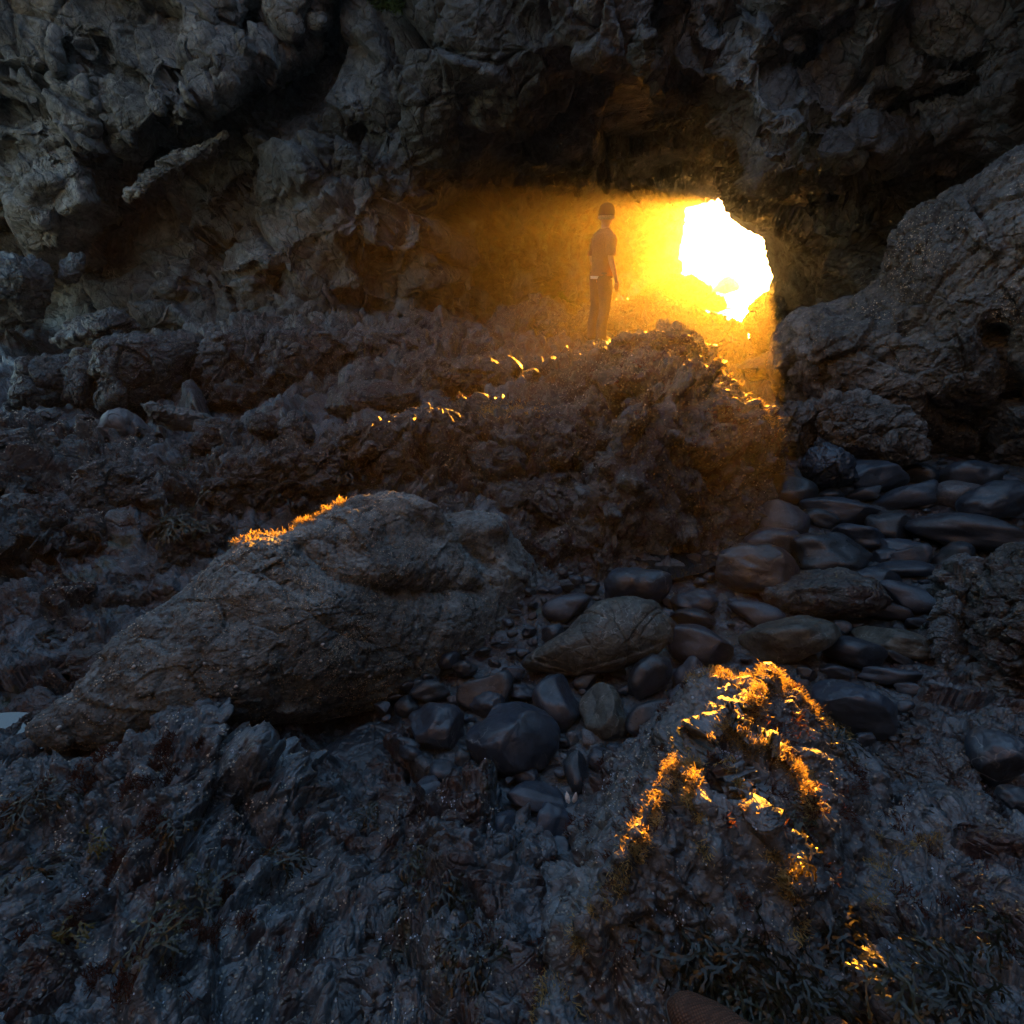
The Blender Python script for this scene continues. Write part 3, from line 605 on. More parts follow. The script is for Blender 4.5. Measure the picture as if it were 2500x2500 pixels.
# ================================================================= SOLID BOULDERS FROM OUTLINE, DISTANCE AND THICKNESS
def solid(name, outline, D, T, mat, seed, label, cat='boulder', center=None, tilt=0.0, yaw=0.0, nth=420, nph=150, sizes=((0.4, 0.4), (0.1, 0.5)), power=1.0, bumps=(), creases=(), back=0.6, stretch=(1, 1, 1), smooth_out=3, group=None, taper=None):
    o = np.array(outline, float)
    c = np.array(center, float) if center is not None else o.mean(0)
    th = np.linspace(0, 2*np.pi, nth, endpoint=False)
    Rr = np.zeros(nth)
    for k in range(len(o)):
        a = o[k] - c; b_ = o[(k+1) % len(o)] - c; e = b_ - a
        dx, dy = np.cos(th), np.sin(th)
        den = dx*e[1] - dy*e[0]
        with np.errstate(all='ignore'):
            t = (a[0]*e[1] - a[1]*e[0])/den; s = (a[0]*dy - a[1]*dx)/den
        ok = (s >= -1e-9) & (s <= 1 + 1e-9) & (t > 0) & np.isfinite(t)
        Rr = np.where(ok, np.maximum(Rr, t), Rr)
    for _ in range(smooth_out*max(1, nth//140)): Rr = (np.roll(Rr, 1) + 2*Rr + np.roll(Rr, -1))/4
    C0 = PD(c[0], c[1], D)
    vd = C0/np.linalg.norm(C0)
    nrm = Vector(-vd); nrm.rotate(Matrix.Rotation(R(tilt), 3, 'X')); nrm.rotate(Matrix.Rotation(R(yaw), 3, 'Z')); nrm = np.array(nrm)
    phf = np.linspace(0.0, np.pi/2, nph)[1:]; phb = np.linspace(np.pi/2, np.pi*0.97, max(16, nph//6))[1:]
    ph = np.concatenate([phf, phb])
    TH, PH = np.meshgrid(th, ph); RR = np.tile(Rr, (len(ph), 1))
    sn = np.sin(PH)**(1.0/power if power > 0 else 1); cs = np.sign(np.cos(PH))*np.abs(np.cos(PH))**power
    qx = c[0] + RR*sn*np.cos(TH); qy = c[1] + RR*sn*np.sin(TH)
    d = rays(qx, qy); tpl = (C0 @ nrm)/(d @ nrm); base = d*tpl[..., None]
    Tm = np.where(cs > 0, T, T*back)*cs
    if taper: Tm = Tm*(taper[2] + (1 - taper[2])*smooth(qx, taper[0], taper[1]))
    q = np.stack([qx.ravel(), qy.ravel()], 1); add = np.zeros(len(q)); fr = (PH.ravel() < np.pi/2)
    for bx, by, rx, ry, rot, h in bumps:
        a = R(rot); u = (q[:, 0]-bx)*math.cos(a) - (q[:, 1]-by)*math.sin(a); v = (q[:, 0]-bx)*math.sin(a) + (q[:, 1]-by)*math.cos(a)
        add += h*np.exp(-((u/rx)**2 + (v/ry)**2))
    for pts, wd, dp in creases: add -= dp*np.exp(-np.abs(seg_dist(q, pts, False)/wd)**1.2)
    off = Tm.ravel() + add*fr
    G = (base.reshape(-1, 3) + off[:, None]*nrm).reshape(len(ph), nth, 3)
    N_ = vnormals(G, True)
    cen = G.mean((0, 1)); 
    if ((G - cen)*N_).sum() < 0: N_ = -N_
    p_ = G.reshape(-1, 3); n_ = N_.reshape(-1, 3); dd = 0
    for k, (s, a) in enumerate(sizes): dd = dd + a*rockn(p_, s, seed + 5*k, stretch=stretch)
    p_ = p_ + n_*dd[:, None]
    f_ = grid_faces(len(ph), nth, True)
    # poles: collapse onto a centre vertex
    p_ = np.vstack([p_, p_[:nth].mean(0), p_[-nth:].mean(0)]); i0 = len(p_) - 2
    j = np.arange(nth); t1 = np.stack([np.full(nth, i0), j, (j+1) % nth, np.full(nth, i0)], 1)
    b0 = (len(ph)-1)*nth; t2 = np.stack([np.full(nth, i0+1), b0 + (j+1) % nth, b0 + j, np.full(nth, i0+1)], 1)
    me_ = bpy.data.meshes.new(name)
    tri = np.vstack([t1[:, :3], t2[:, :3]])
    allf = [tuple(x) for x in tri]
    # quads then triangles
    V = np.ascontiguousarray(p_, np.float32); loops = np.concatenate([f_.ravel(), tri.ravel()]).astype(np.int32)
    tot = np.concatenate([np.full(len(f_), 4), np.full(len(tri), 3)]).astype(np.int32); st = np.concatenate([[0], np.cumsum(tot)[:-1]]).astype(np.int32)
    me_.vertices.add(len(V)); me_.vertices.foreach_set('co', V.ravel()); me_.loops.add(len(loops)); me_.loops.foreach_set('vertex_index', loops)
    me_.polygons.add(len(tot)); me_.polygons.foreach_set('loop_start', st); me_.polygons.foreach_set('loop_total', tot)
    me_.polygons.foreach_set('use_smooth', np.ones(len(tot), bool)); me_.update(calc_edges=True); me_.materials.append(mat)
    bm_ = bmesh.new(); bm_.from_mesh(me_); bmesh.ops.recalc_face_normals(bm_, faces=bm_.faces); bm_.to_mesh(me_); bm_.free()
    for fc in (): pass
    ob = link(name, me_); tag(ob, label, cat, group)
    SURF[label] = (p_[:-2], n_); return ob

LOG = 'long grey boulder crusted with barnacles, tapering to the left like a resting seal'
solid('boulder', [(84, 1778), (100, 1758), (165, 1700), (250, 1605), (330, 1530), (440, 1450), (520, 1360), (590, 1312), (680, 1300), (760, 1262), (830, 1225), (880, 1212), (960, 1205), (1010, 1222), (1075, 1250), (1140, 1250), (1200, 1262), (1240, 1310), (1290, 1370),
      (1320, 1450), (1310, 1530), (1240, 1600), (1150, 1650), (1000, 1700), (850, 1740), (700, 1760), (520, 1770), (400, 1790), (250, 1815), (150, 1828), (95, 1808)],
      2.42, 0.52, M_log, 141, LOG, center=(760, 1520), tilt=9, yaw=20, taper=(60, 620, 0.28), nth=1000, nph=210, sizes=((0.7, 0.10), (0.20, 0.24), (0.06, 0.35)), power=0.9,
      bumps=[(960, 1250, 80, 40, -20, 0.14), (1150, 1290, 60, 36, 10, 0.12), (640, 1340, 110, 36, 20, 0.10), (830, 1300, 60, 36, 15, 0.07), (880, 1400, 90, 40, 15, 0.07), (560, 1440, 90, 34, 20, 0.06), (700, 1470, 70, 40, 20, 0.06), (1180, 1400, 60, 50, 0, 0.06), (480, 1560, 90, 40, 25, 0.04)],
      creases=[([(700, 1350), (760, 1420), (900, 1450), (1100, 1440)], 24, 0.10), ([(1060, 1250), (1070, 1330), (1130, 1380)], 16, 0.12), ([(880, 1240), (880, 1320)], 12, 0.05), ([(780, 1290), (770, 1360)], 14, 0.05), ([(600, 1420), (700, 1450)], 18, 0.04), ([(360, 1560), (520, 1520)], 22, 0.02)], smooth_out=1)
E = 'huge speckled boulder leaning against the right side of the cave mouth'
solid('boulder', [(1886, 880), (1895, 800), (1925, 765), (1990, 742), (2040, 738), (2070, 752), (2110, 720), (2160, 680), (2180, 620), (2200, 560), (2260, 500), (2350, 440), (2440, 390), (2520, 350), (2800, 260), (3100, 500), (3100, 1100), (2700, 1190), (2500, 1170), (2420, 1120),
      (2350, 1085), (2290, 1100), (2200, 1085), (2120, 1060), (2030, 990), (1960, 985), (1910, 950)],
      6.45, 1.55, M_big, 151, E, center=(2420, 800), tilt=10, nth=1000, nph=250, sizes=((1.3, 0.25), (0.35, 0.35), (0.09, 0.45)), power=0.8,
      bumps=[(2200, 900, 170, 120, 0, 0.25), (2420, 820, 150, 120, 20, 0.1), (2040, 830, 110, 80, 0, 0.15)], creases=[([(2440, 780), (2480, 900), (2400, 1060), (2340, 1090)], 30, 0.35), ([(2030, 760), (2040, 850), (2070, 900)], 14, 0.12), ([(1990, 930), (2100, 1000), (2260, 1060)], 26, 0.25)])
solid('boulder', [(1995, 985), (2030, 965), (2090, 955), (2180, 985), (2260, 1030), (2290, 1080), (2270, 1125), (2180, 1135), (2080, 1110), (2010, 1070), (1985, 1030)], 5.3, 0.45, M_big, 161,
      'dark rock block tucked under the huge speckled boulder', sizes=((0.5, 0.5), (0.12, 0.6)), nth=500, nph=140)
solid('boulder', [(1880, 1000), (1930, 980), (1995, 990), (2005, 1060), (1985, 1120), (1930, 1120), (1890, 1080)], 5.9, 0.35, M_big, 163,
      'shadowed upright rock in the gap between the mound and the huge boulder', sizes=((0.5, 0.5), (0.12, 0.6)), nth=300, nph=100)
solid('boulder', [(1950, 1140), (1975, 1095), (2010, 1078), (2050, 1085), (2085, 1120), (2095, 1170), (2040, 1190), (1985, 1190)], 4.75, 0.3, M_cob, 165,
      'blunt dark boulder at the head of the cobble channel, below the right boulder', sizes=((0.4, 0.3), (0.1, 0.3)), nth=300, nph=100)
solid('boulder', [(785, 1000), (810, 965), (860, 935), (930, 928), (990, 945), (1022, 955), (1022, 985), (990, 1015), (900, 1025), (820, 1022)], 5.9, 0.45, M_mound, 171,
      'rounded barnacled boulder on the shelf, its right end tipped with sunlit weed', sizes=((0.4, 0.25), (0.1, 0.4)), nth=400, nph=120)
solid('boulder', [(234, 835), (300, 810), (400, 815), (482, 828), (488, 860), (450, 930), (420, 985), (340, 1005), (250, 990), (232, 900)], 7.0, 0.5, M_mound, 173,
      'big square-cut brown block standing left of the low ledge', power=0.65, sizes=((0.6, 0.3), (0.15, 0.45)), nth=500, nph=130)
solid('boulder', [(120, 835), (180, 790), (270, 750), (300, 760), (332, 800), (335, 840), (220, 850)], 8.6, 0.6, M_mound, 175,
      'flat-topped slab of rock behind the square-cut block', power=0.7, sizes=((0.6, 0.4), (0.15, 0.45)), nth=300, nph=100)
solid('boulder', [(15, 970), (50, 880), (110, 872), (178, 876), (182, 940), (160, 990), (80, 1000), (20, 998)], 6.7, 0.45, M_mound, 177,
      'low squared block of rock at the left edge below the cliff', power=0.65, sizes=((0.6, 0.35), (0.15, 0.45)), nth=300, nph=100)
solid('boulder', [(158, 985), (165, 900), (190, 860), (230, 868), (235, 985), (200, 1000)], 6.75, 0.3, M_mound, 178,
      'narrow upright slab between the two squared blocks on the left', power=0.6, sizes=((0.5, 0.35), (0.12, 0.45)), nth=300, nph=100)
solid('boulder', [(-120, 620), (0, 618), (100, 628), (138, 660), (125, 720), (80, 790), (-120, 800)], 9.6, 0.8, M_cliff, 179,
      'blocky boulder lying against the cliff foot at the far left edge', power=0.7, sizes=((0.7, 0.4), (0.2, 0.45)), nth=300, nph=100)
solid('boulder', [(142, 680), (150, 640), (170, 618), (205, 622), (210, 660), (190, 690), (160, 695)], 10.2, 0.3, M_cliff, 180,
      'small squarish stone balanced in the cleft at the cliff foot', power=0.7, sizes=((0.4, 0.4), (0.12, 0.45)), nth=200, nph=70)
solid('boulder', [(680, 1075), (690, 1035), (715, 1010), (735, 1015), (758, 1045), (768, 1080), (720, 1092)], 5.0, 0.2, M_mound, 181,
      'pointed standing stone with a thin sunlit edge on the middle shelf', power=0.8, sizes=((0.3, 0.4), (0.08, 0.5)), nth=240, nph=80)
solid('boulder', [(600, 1050), (605, 1020), (640, 1015), (685, 1030), (680, 1060), (640, 1070)], 5.15, 0.2, M_mound, 182,
      'short slab lying just left of the pointed standing stone', power=0.6, sizes=((0.3, 0.4), (0.08, 0.5)), nth=240, nph=80)
solid('boulder', [(470, 1090), (480, 1035), (540, 1022), (580, 1030), (592, 1070), (560, 1105), (500, 1110)], 4.9, 0.25, M_mound, 183,
      'lumpy red-stained rock on the shelf right of the smooth grey rock', power=0.8, sizes=((0.3, 0.45), (0.08, 0.5)), nth=240, nph=80)
solid('boulder', [(340, 985), (370, 980), (430, 1000), (520, 1015), (500, 1050), (420, 1050), (360, 1020)], 5.6, 0.25, M_big, 184,
      'pale patchy rock right behind the smooth grey rock', power=0.8, sizes=((0.3, 0.4), (0.08, 0.5)), nth=240, nph=80)
solid('boulder', [(740, 1880), (800, 1830), (900, 1775), (1000, 1785), (1070, 1850), (1080, 1900), (1030, 1970), (950, 2000), (860, 2020), (800, 1990), (760, 1940)], 1.72, 0.16, M_cob_dark, 191,
      'broad flat dark slab with fine cracks below the long barnacled boulder', cat='rock slab', tilt=-30, power=0.55, sizes=((0.3, 0.10), (0.07, 0.12)), nth=500, nph=140,
      creases=[([(930, 1990), (990, 1900), (1060, 1850)], 5, 0.008), ([(820, 1880), (900, 1950), (930, 2010)], 5, 0.01), ([(900, 1800), (960, 1860)], 4, 0.006)])
solid('boulder', [(2250, 1620), (2270, 1480), (2290, 1420), (2330, 1380), (2390, 1385), (2420, 1450), (2420, 1600), (2400, 1740), (2330, 1770), (2270, 1740)], 2.35, 0.26, M_fore, 193,
      'rough pitted rock at the right edge of the cobble bed', tilt=-12, sizes=((0.4, 0.5), (0.11, 0.6), (0.035, 0.5)), nth=700, nph=200)
solid('boulder', [(2370, 1500), (2380, 1430), (2420, 1370), (2480, 1335), (2600, 1320), (2800, 1400), (2800, 1850), (2500, 1790), (2420, 1760), (2390, 1640)], 2.15, 0.34, M_mound, 195,
      'tall barnacle-speckled rock cut off by the right edge of the picture', tilt=-12, sizes=((0.4, 0.45), (0.11, 0.6), (0.035, 0.5)), nth=700, nph=200)
solid('boulder', [(2010, 1830), (2100, 1800), (2200, 1780), (2300, 1790), (2380, 1850), (2420, 1950), (2420, 2060), (2300, 2080), (2150, 2060), (2060, 1960)], 1.5, 0.12, M_fore, 197,
      'low pitted rock shelf between the seaweed rock and the round cobble at right', tilt=-40, power=0.8, sizes=((0.4, 0.3), (0.11, 0.5), (0.035, 0.5)), nth=600, nph=160)
solid('boulder', [(362, 1880), (380, 1790), (430, 1745), (465, 1735), (510, 1800), (500, 1900), (470, 1960), (400, 1930)], 1.52, 0.09, M_big, 199,
      'pale craggy block sticking up beside the lower end of the long boulder', tilt=-15, power=0.75, sizes=((0.2, 0.6), (0.06, 0.7)), nth=400, nph=120)
solid('boulder', [(2105, 2160), (2120, 2130), (2170, 2120), (2200, 2150), (2190, 2200), (2150, 2215)], 0.94, 0.035, M_quartz, 201,
      'chalk-white angular block in the bottom right rock', power=0.6, sizes=((0.1, 0.4), (0.03, 0.5)), nth=260, nph=80, tilt=-20)
solid('boulder', [(2410, 2330), (2430, 2290), (2470, 2310), (2500, 2380), (2480, 2410), (2420, 2370)], 0.72, 0.03, M_quartz, 203,
      'white-streaked stone low on the right edge, below the chalk-white block', power=0.6, sizes=((0.1, 0.4), (0.03, 0.5)), nth=200, nph=70, tilt=-20)
solid('rock_slab', [(298, 478), (320, 450), (380, 400), (420, 366), (436, 360), (450, 368), (500, 350), (560, 320), (545, 345), (480, 390), (400, 440), (340, 480), (315, 495)], 10.6, 0.22, M_cliff_pale, 205,
      'splintered slanting slab of rock jutting from the cleft of the left cliff', cat='rock slab', center=(420, 412), sizes=((0.3, 0.5), (0.1, 0.7)), nth=500, nph=100, stretch=(0.5, 1, 1.6))
def obj_by_label(l): return [o for o in COL.objects if o.get('label') == l][0]
def block(parent_label, outline, D, T, seed, mat=None, **kw):
    o = solid('rock_block', outline, D, T, mat or M_mound, seed, 'part%d' % seed, **kw)
    del o['label']; del o['category']; o.parent = obj_by_label(parent_label); return o
BK = dict(nth=420, nph=120)
block(MAIN, [(1395, 890), (1400, 852), (1425, 838), (1460, 834), (1495, 836), (1520, 850), (1525, 900), (1460, 920)], 7.7, 0.3, 341, sizes=((0.4, 0.12), (0.12, 0.25)), power=0.6, **BK)
block(MAIN, [(1452, 1040), (1462, 930), (1482, 862), (1495, 832), (1535, 822), (1600, 815), (1650, 823), (1690, 832), (1708, 848), (1706, 895), (1690, 935), (1650, 975), (1590, 1010), (1530, 1050), (1480, 1062)], 5.45, 0.36, 301, sizes=((0.6, 0.2), (0.18, 0.5), (0.07, 0.5)), power=0.75, tilt=-10, nth=600, nph=170, creases=[([(1490, 850), (1600, 870), (1690, 845)], 10, 0.06)])
block(MAIN, [(1325, 935), (1345, 895), (1400, 858), (1450, 840), (1490, 835), (1500, 880), (1470, 940), (1400, 960), (1340, 960)], 7.6, 0.35, 303, sizes=((0.5, 0.4), (0.15, 0.5)), **BK)
block(MAIN, [(1255, 985), (1280, 960), (1340, 940), (1380, 925), (1430, 900), (1475, 910), (1470, 980), (1450, 1050), (1400, 1060), (1330, 1030), (1270, 1010)], 6.3, 0.35, 305, sizes=((0.5, 0.5), (0.15, 0.6)), **BK)
block(MAIN, [(1185, 1090), (1200, 1030), (1240, 1005), (1300, 995), (1370, 1000), (1430, 1025), (1480, 1070), (1500, 1110), (1480, 1150), (1400, 1170), (1300, 1160), (1210, 1140)], 4.85, 0.40, 307, sizes=((0.5, 0.35), (0.15, 0.5), (0.06, 0.5)), power=0.85, nth=600, nph=170)
block(MAIN, [(1690, 985), (1708, 950), (1745, 935), (1795, 950), (1850, 995), (1900, 1065), (1925, 1130), (1900, 1180), (1840, 1190), (1790, 1130), (1740, 1040)], 5.1, 0.30, 309, sizes=((0.5, 0.2), (0.15, 0.5), (0.06, 0.5)), nth=600, nph=170)
block(MAIN, [(1560, 1060), (1600, 1010), (1660, 980), (1720, 990), (1790, 1060), (1830, 1150), (1830, 1220), (1770, 1260), (1680, 1200), (1600, 1140)], 4.55, 0.32, 311, sizes=((0.5, 0.5), (0.15, 0.6), (0.06, 0.5)), nth=600, nph=150)
block(MAIN, [(1480, 1130), (1540, 1080), (1610, 1110), (1650, 1200), (1640, 1300), (1580, 1360), (1500, 1350), (1450, 1250)], 4.3, 0.28, 313, sizes=((0.5, 0.5), (0.15, 0.6), (0.06, 0.5)), **BK)
block(MAIN, [(1650, 1240), (1700, 1190), (1780, 1230), (1810, 1300), (1800, 1370), (1730, 1390), (1660, 1340)], 4.2, 0.22, 315, mat=M_ground, sizes=((0.5, 0.35), (0.15, 0.4)), **BK)
block(MAIN, [(1190, 1190), (1260, 1165), (1380, 1180), (1450, 1230), (1450, 1300), (1380, 1360), (1270, 1370), (1200, 1300)], 4.0, 0.25, 317, sizes=((0.5, 0.5), (0.15, 0.6)), **BK)
LL = 'long low ledge of dark rock left of the mound, below the cliff foot'
block(LL, [(480, 985), (490, 850), (520, 815), (600, 800), (640, 812), (650, 900), (640, 985), (560, 1002)], 7.3, 0.4, 319, sizes=((0.6, 0.4), (0.18, 0.6)), power=0.75, **BK)
block(LL, [(630, 985), (640, 860), (665, 815), (720, 800), (800, 805), (850, 830), (840, 930), (800, 960), (740, 1000)], 7.4, 0.4, 321, sizes=((0.6, 0.4), (0.18, 0.6)), power=0.75, **BK)
block(LL, [(820, 945), (830, 850), (870, 805), (960, 800), (1010, 830), (1020, 900), (980, 935)], 7.9, 0.4, 323, sizes=((0.6, 0.5), (0.18, 0.6)), power=0.8, **BK)
block(LL, [(960, 975), (970, 910), (1010, 880), (1100, 870), (1190, 885), (1250, 915), (1262, 945), (1200, 980), (1080, 1000)], 6.6, 0.4, 325, sizes=((0.6, 0.4), (0.18, 0.6)), power=0.85, **BK)
LR_ = 'broad weedy reef slope behind the long barnacled boulder'
block(LR_, [(175, 1250), (190, 1170), (240, 1135), (330, 1128), (385, 1165), (400, 1230), (380, 1300), (300, 1340), (210, 1320)], 3.75, 0.26, 327, sizes=((0.5, 0.35), (0.15, 0.5), (0.05, 0.5)), nth=500, nph=140)
block(LR_, [(-60, 1130), (-40, 1075), (60, 1055), (160, 1070), (210, 1100), (215, 1135), (120, 1190), (0, 1210)], 4.4, 0.3, 329, sizes=((0.5, 0.5), (0.15, 0.6)), **BK)
block(LR_, [(-60, 1260), (60, 1210), (160, 1220), (240, 1290), (300, 1350), (280, 1420), (150, 1450), (0, 1420)], 3.3, 0.25, 331, sizes=((0.4, 0.6), (0.12, 0.7)), **BK)
block(LR_, [(820, 1100), (850, 1040), (930, 1015), (1040, 1000), (1130, 1010), (1180, 1060), (1190, 1130), (1120, 1180), (980, 1190), (860, 1160)], 4.5, 0.3, 333, sizes=((0.5, 0.5), (0.15, 0.7), (0.05, 0.5)), nth=500, nph=140)
block(LR_, [(480, 1190), (560, 1120), (680, 1095), (800, 1080), (850, 1120), (840, 1190), (760, 1230), (640, 1270), (540, 1260)], 4.0, 0.25, 335, sizes=((0.4, 0.6), (0.13, 0.8), (0.05, 0.5)), nth=500, nph=140)
block(LR_, [(360, 1360), (420, 1290), (520, 1270), (560, 1320), (500, 1390), (430, 1430), (370, 1420)], 3.3, 0.2, 337, sizes=((0.4, 0.6), (0.12, 0.7)), **BK)
# rocks at the back of the cave floor and by the sea
solid('boulder', [(980, 790), (1000, 760), (1060, 765), (1120, 785), (1180, 800), (1160, 830), (1050, 830)], 11.2, 0.7, M_mound, 211, 'flat brown rock lying across the cave floor left of the person', sizes=((0.5, 0.5), (0.14, 0.5)), nth=400, nph=100)
solid('boulder', [(1170, 830), (1185, 790), (1240, 745), (1300, 725), (1345, 745), (1400, 770), (1420, 830), (1300, 870), (1200, 860)], 11.6, 0.8, M_mound, 213, 'jagged rock heap on the cave floor directly behind the person', sizes=((0.6, 0.7), (0.18, 0.7)), nth=500, nph=130)
solid('boulder', [(1400, 800), (1430, 750), (1500, 735), (1600, 720), (1660, 740), (1760, 775), (1800, 800), (1840, 840), (1800, 900), (1700, 900), (1500, 880), (1420, 850)], 13.0, 0.9, M_mound, 215, 'wide hazy rock ridge just behind the mound, below the bright hole', sizes=((0.8, 0.5), (0.25, 0.5)), nth=600, nph=130)
solid('boulder', [(1540, 740), (1580, 700), (1640, 668), (1690, 678), (1730, 700), (1760, 725), (1772, 752), (1700, 760), (1600, 765)], 20.0, 1.2, M_mound, 217, 'sloping wet rock against the light at the left foot of the hole', sizes=((0.8, 0.45), (0.25, 0.45)), nth=500, nph=120, center=(1660, 720))
solid('boulder', [(1740, 712), (1752, 690), (1765, 677), (1778, 673), (1790, 680), (1802, 692), (1806, 704), (1780, 716)], 44.0, 1.5, M_mound, 219, 'small rock rising from the bright water beyond the hole', sizes=((1.2, 0.3), (0.4, 0.4)), nth=200, nph=70)
solid('boulder', [(1815, 790), (1830, 745), (1870, 715), (1910, 730), (1930, 800), (1900, 870), (1840, 860)], 13.5, 0.6, M_mound, 221, 'hazy rock standing at the right foot of the hole', sizes=((0.6, 0.4), (0.18, 0.4)), nth=300, nph=90)
solid('boulder', [(1800, 900), (1830, 875), (1880, 862), (1900, 890), (1890, 930), (1830, 930)], 8.6, 0.4, M_cob, 223, 'smooth stone glimpsed in the gap right of the mound', sizes=((0.6, 0.2), (0.18, 0.2)), nth=240, nph=80)

# ================================================================= COBBLES
def cobble_mesh(seed, sub=4, cuts=2, rough=0.05, boxy=2.3):
    bm_ = bmesh.new(); bmesh.ops.create_icosphere(bm_, subdivisions=sub, radius=1.0)
    v = np.array([x.co[:] for x in bm_.verts]); fcs = np.array([[q.index for q in g.verts] for g in bm_.faces]); bm_.free()
    rs = np.random.RandomState(seed)
    v = v/((np.abs(v)**boxy).sum(1)**(1/boxy))[:, None]
    v = v*(1 + rs.uniform(-0.16, 0.16, 3)*np.sign(v)*np.abs(v)**1.5)
    for _ in range(cuts):
        n = rs.normal(size=3); n /= np.linalg.norm(n); h = rs.uniform(0.5, 0.78)
        d = v @ n; ex = np.maximum(d - h, 0); v = v - n*(ex*rs.uniform(0.65, 0.95))[:, None]
    v = v*(1 + 0.22*noise(v*0.9, seed)[:, None] + rough*fbm(v*2.2, 3, seed=seed + 3)[:, None])
    v /= np.abs(v).max(0)
    return v, fcs
PROTO = [cobble_mesh(300 + k, 4, [2, 3, 3, 5, 1, 4, 6, 3][k % 8], [0.05, 0.08, 0.04, 0.10, 0.05, 0.07, 0.10, 0.05][k % 8], [2.1, 2.4, 2.6, 2.3, 2.0, 2.5, 2.2, 2.7][k % 8]) for k in range(24)]
PMESH = {}
VR = Vector((1, 0, 0))
placed = []
def cobble(cx, cy, w_, h_, rot, label, proto=0, mat=None, name='cobble', cat='cobble', group=None, own=False, sink=0.5, zoff=0.0, depth=1.0, D=None, rough=None):
    mat = mat or M_cob
    if cy < 1420 and name == 'cobble' and h_/w_ < 0.6: h_ = h_*1.36; cy = cy + h_*0.09
    d = rays(cx, cy)
    if D is None:
        t = 2.0
        for _ in range(14):                       # walk down the ray until the stone rests on the ground
            pnt = d*t; s = t/FPX*np.linalg.norm([1, 0, 0]); zg = float(ground_z(pnt[:2])[0]) + zoff
            hz = h_/2*t/FPX*sink*1.2
            t = (zg + hz)/d[2]
        ctr = d*t
    else: t = D/d[1]; ctr = d*t
    a = w_/2*t/FPX; c_ = h_/2*t/FPX; b_ = (a + c_)/2*depth*0.95
    f = Vector(d).normalized()
    ax = Vector(rays(cx + 20*math.cos(R(rot)), cy - 20*math.sin(R(rot))) - d); ax = (ax - f*ax.dot(f)).normalized(); az = ax.cross(f).normalized()
    M = Matrix((ax, f, az)).transposed().to_4x4() @ Matrix.Diagonal((a, b_, c_, 1))
    flip = Matrix.Diagonal((-1 if (int(cx) % 2) else 1, 1, -1 if (int(cy) % 3 == 0) else 1, 1))
    M = Matrix.Translation(Vector(ctr)) @ M @ flip
    if own:
        v, fc = cobble_mesh(int(cx*7 + cy), 5, 1 if mat is M_cob_dark else 3, 0.05 if rough is None else rough, 2.3)
        Mn = np.array(M); p_ = v @ Mn[:3, :3].T      # world-sized mesh with its origin at the stone's centre
        if rough: p_ = p_ + (p_/np.linalg.norm(p_, axis=1)[:, None])*rockn(p_, 0.12, int(cx))[:, None]*rough*5
        if np.linalg.det(Mn[:3, :3]) < 0: fc = fc[:, ::-1]
        o = link(name, make_mesh(name, p_, fc, mat), loc=tuple(ctr))
        SURF[label] = (p_ + ctr, p_/np.linalg.norm(p_, axis=1)[:, None])
    else:
        key = ((proto + int(cx)*3 + int(cy)) % len(PROTO), mat.name)
        if key not in PMESH: PMESH[key] = make_mesh('cobble', PROTO[key[0]][0], PROTO[key[0]][1], mat)
        o = link(name, PMESH[key]); o.matrix_world = M
    placed.append((ctr[0], ctr[1], ctr[2], max(a, c_), cx, cy, w_/2, h_/2))
    return tag(o, label, cat, group)
G1 = 'sea-worn cobbles in the channel'
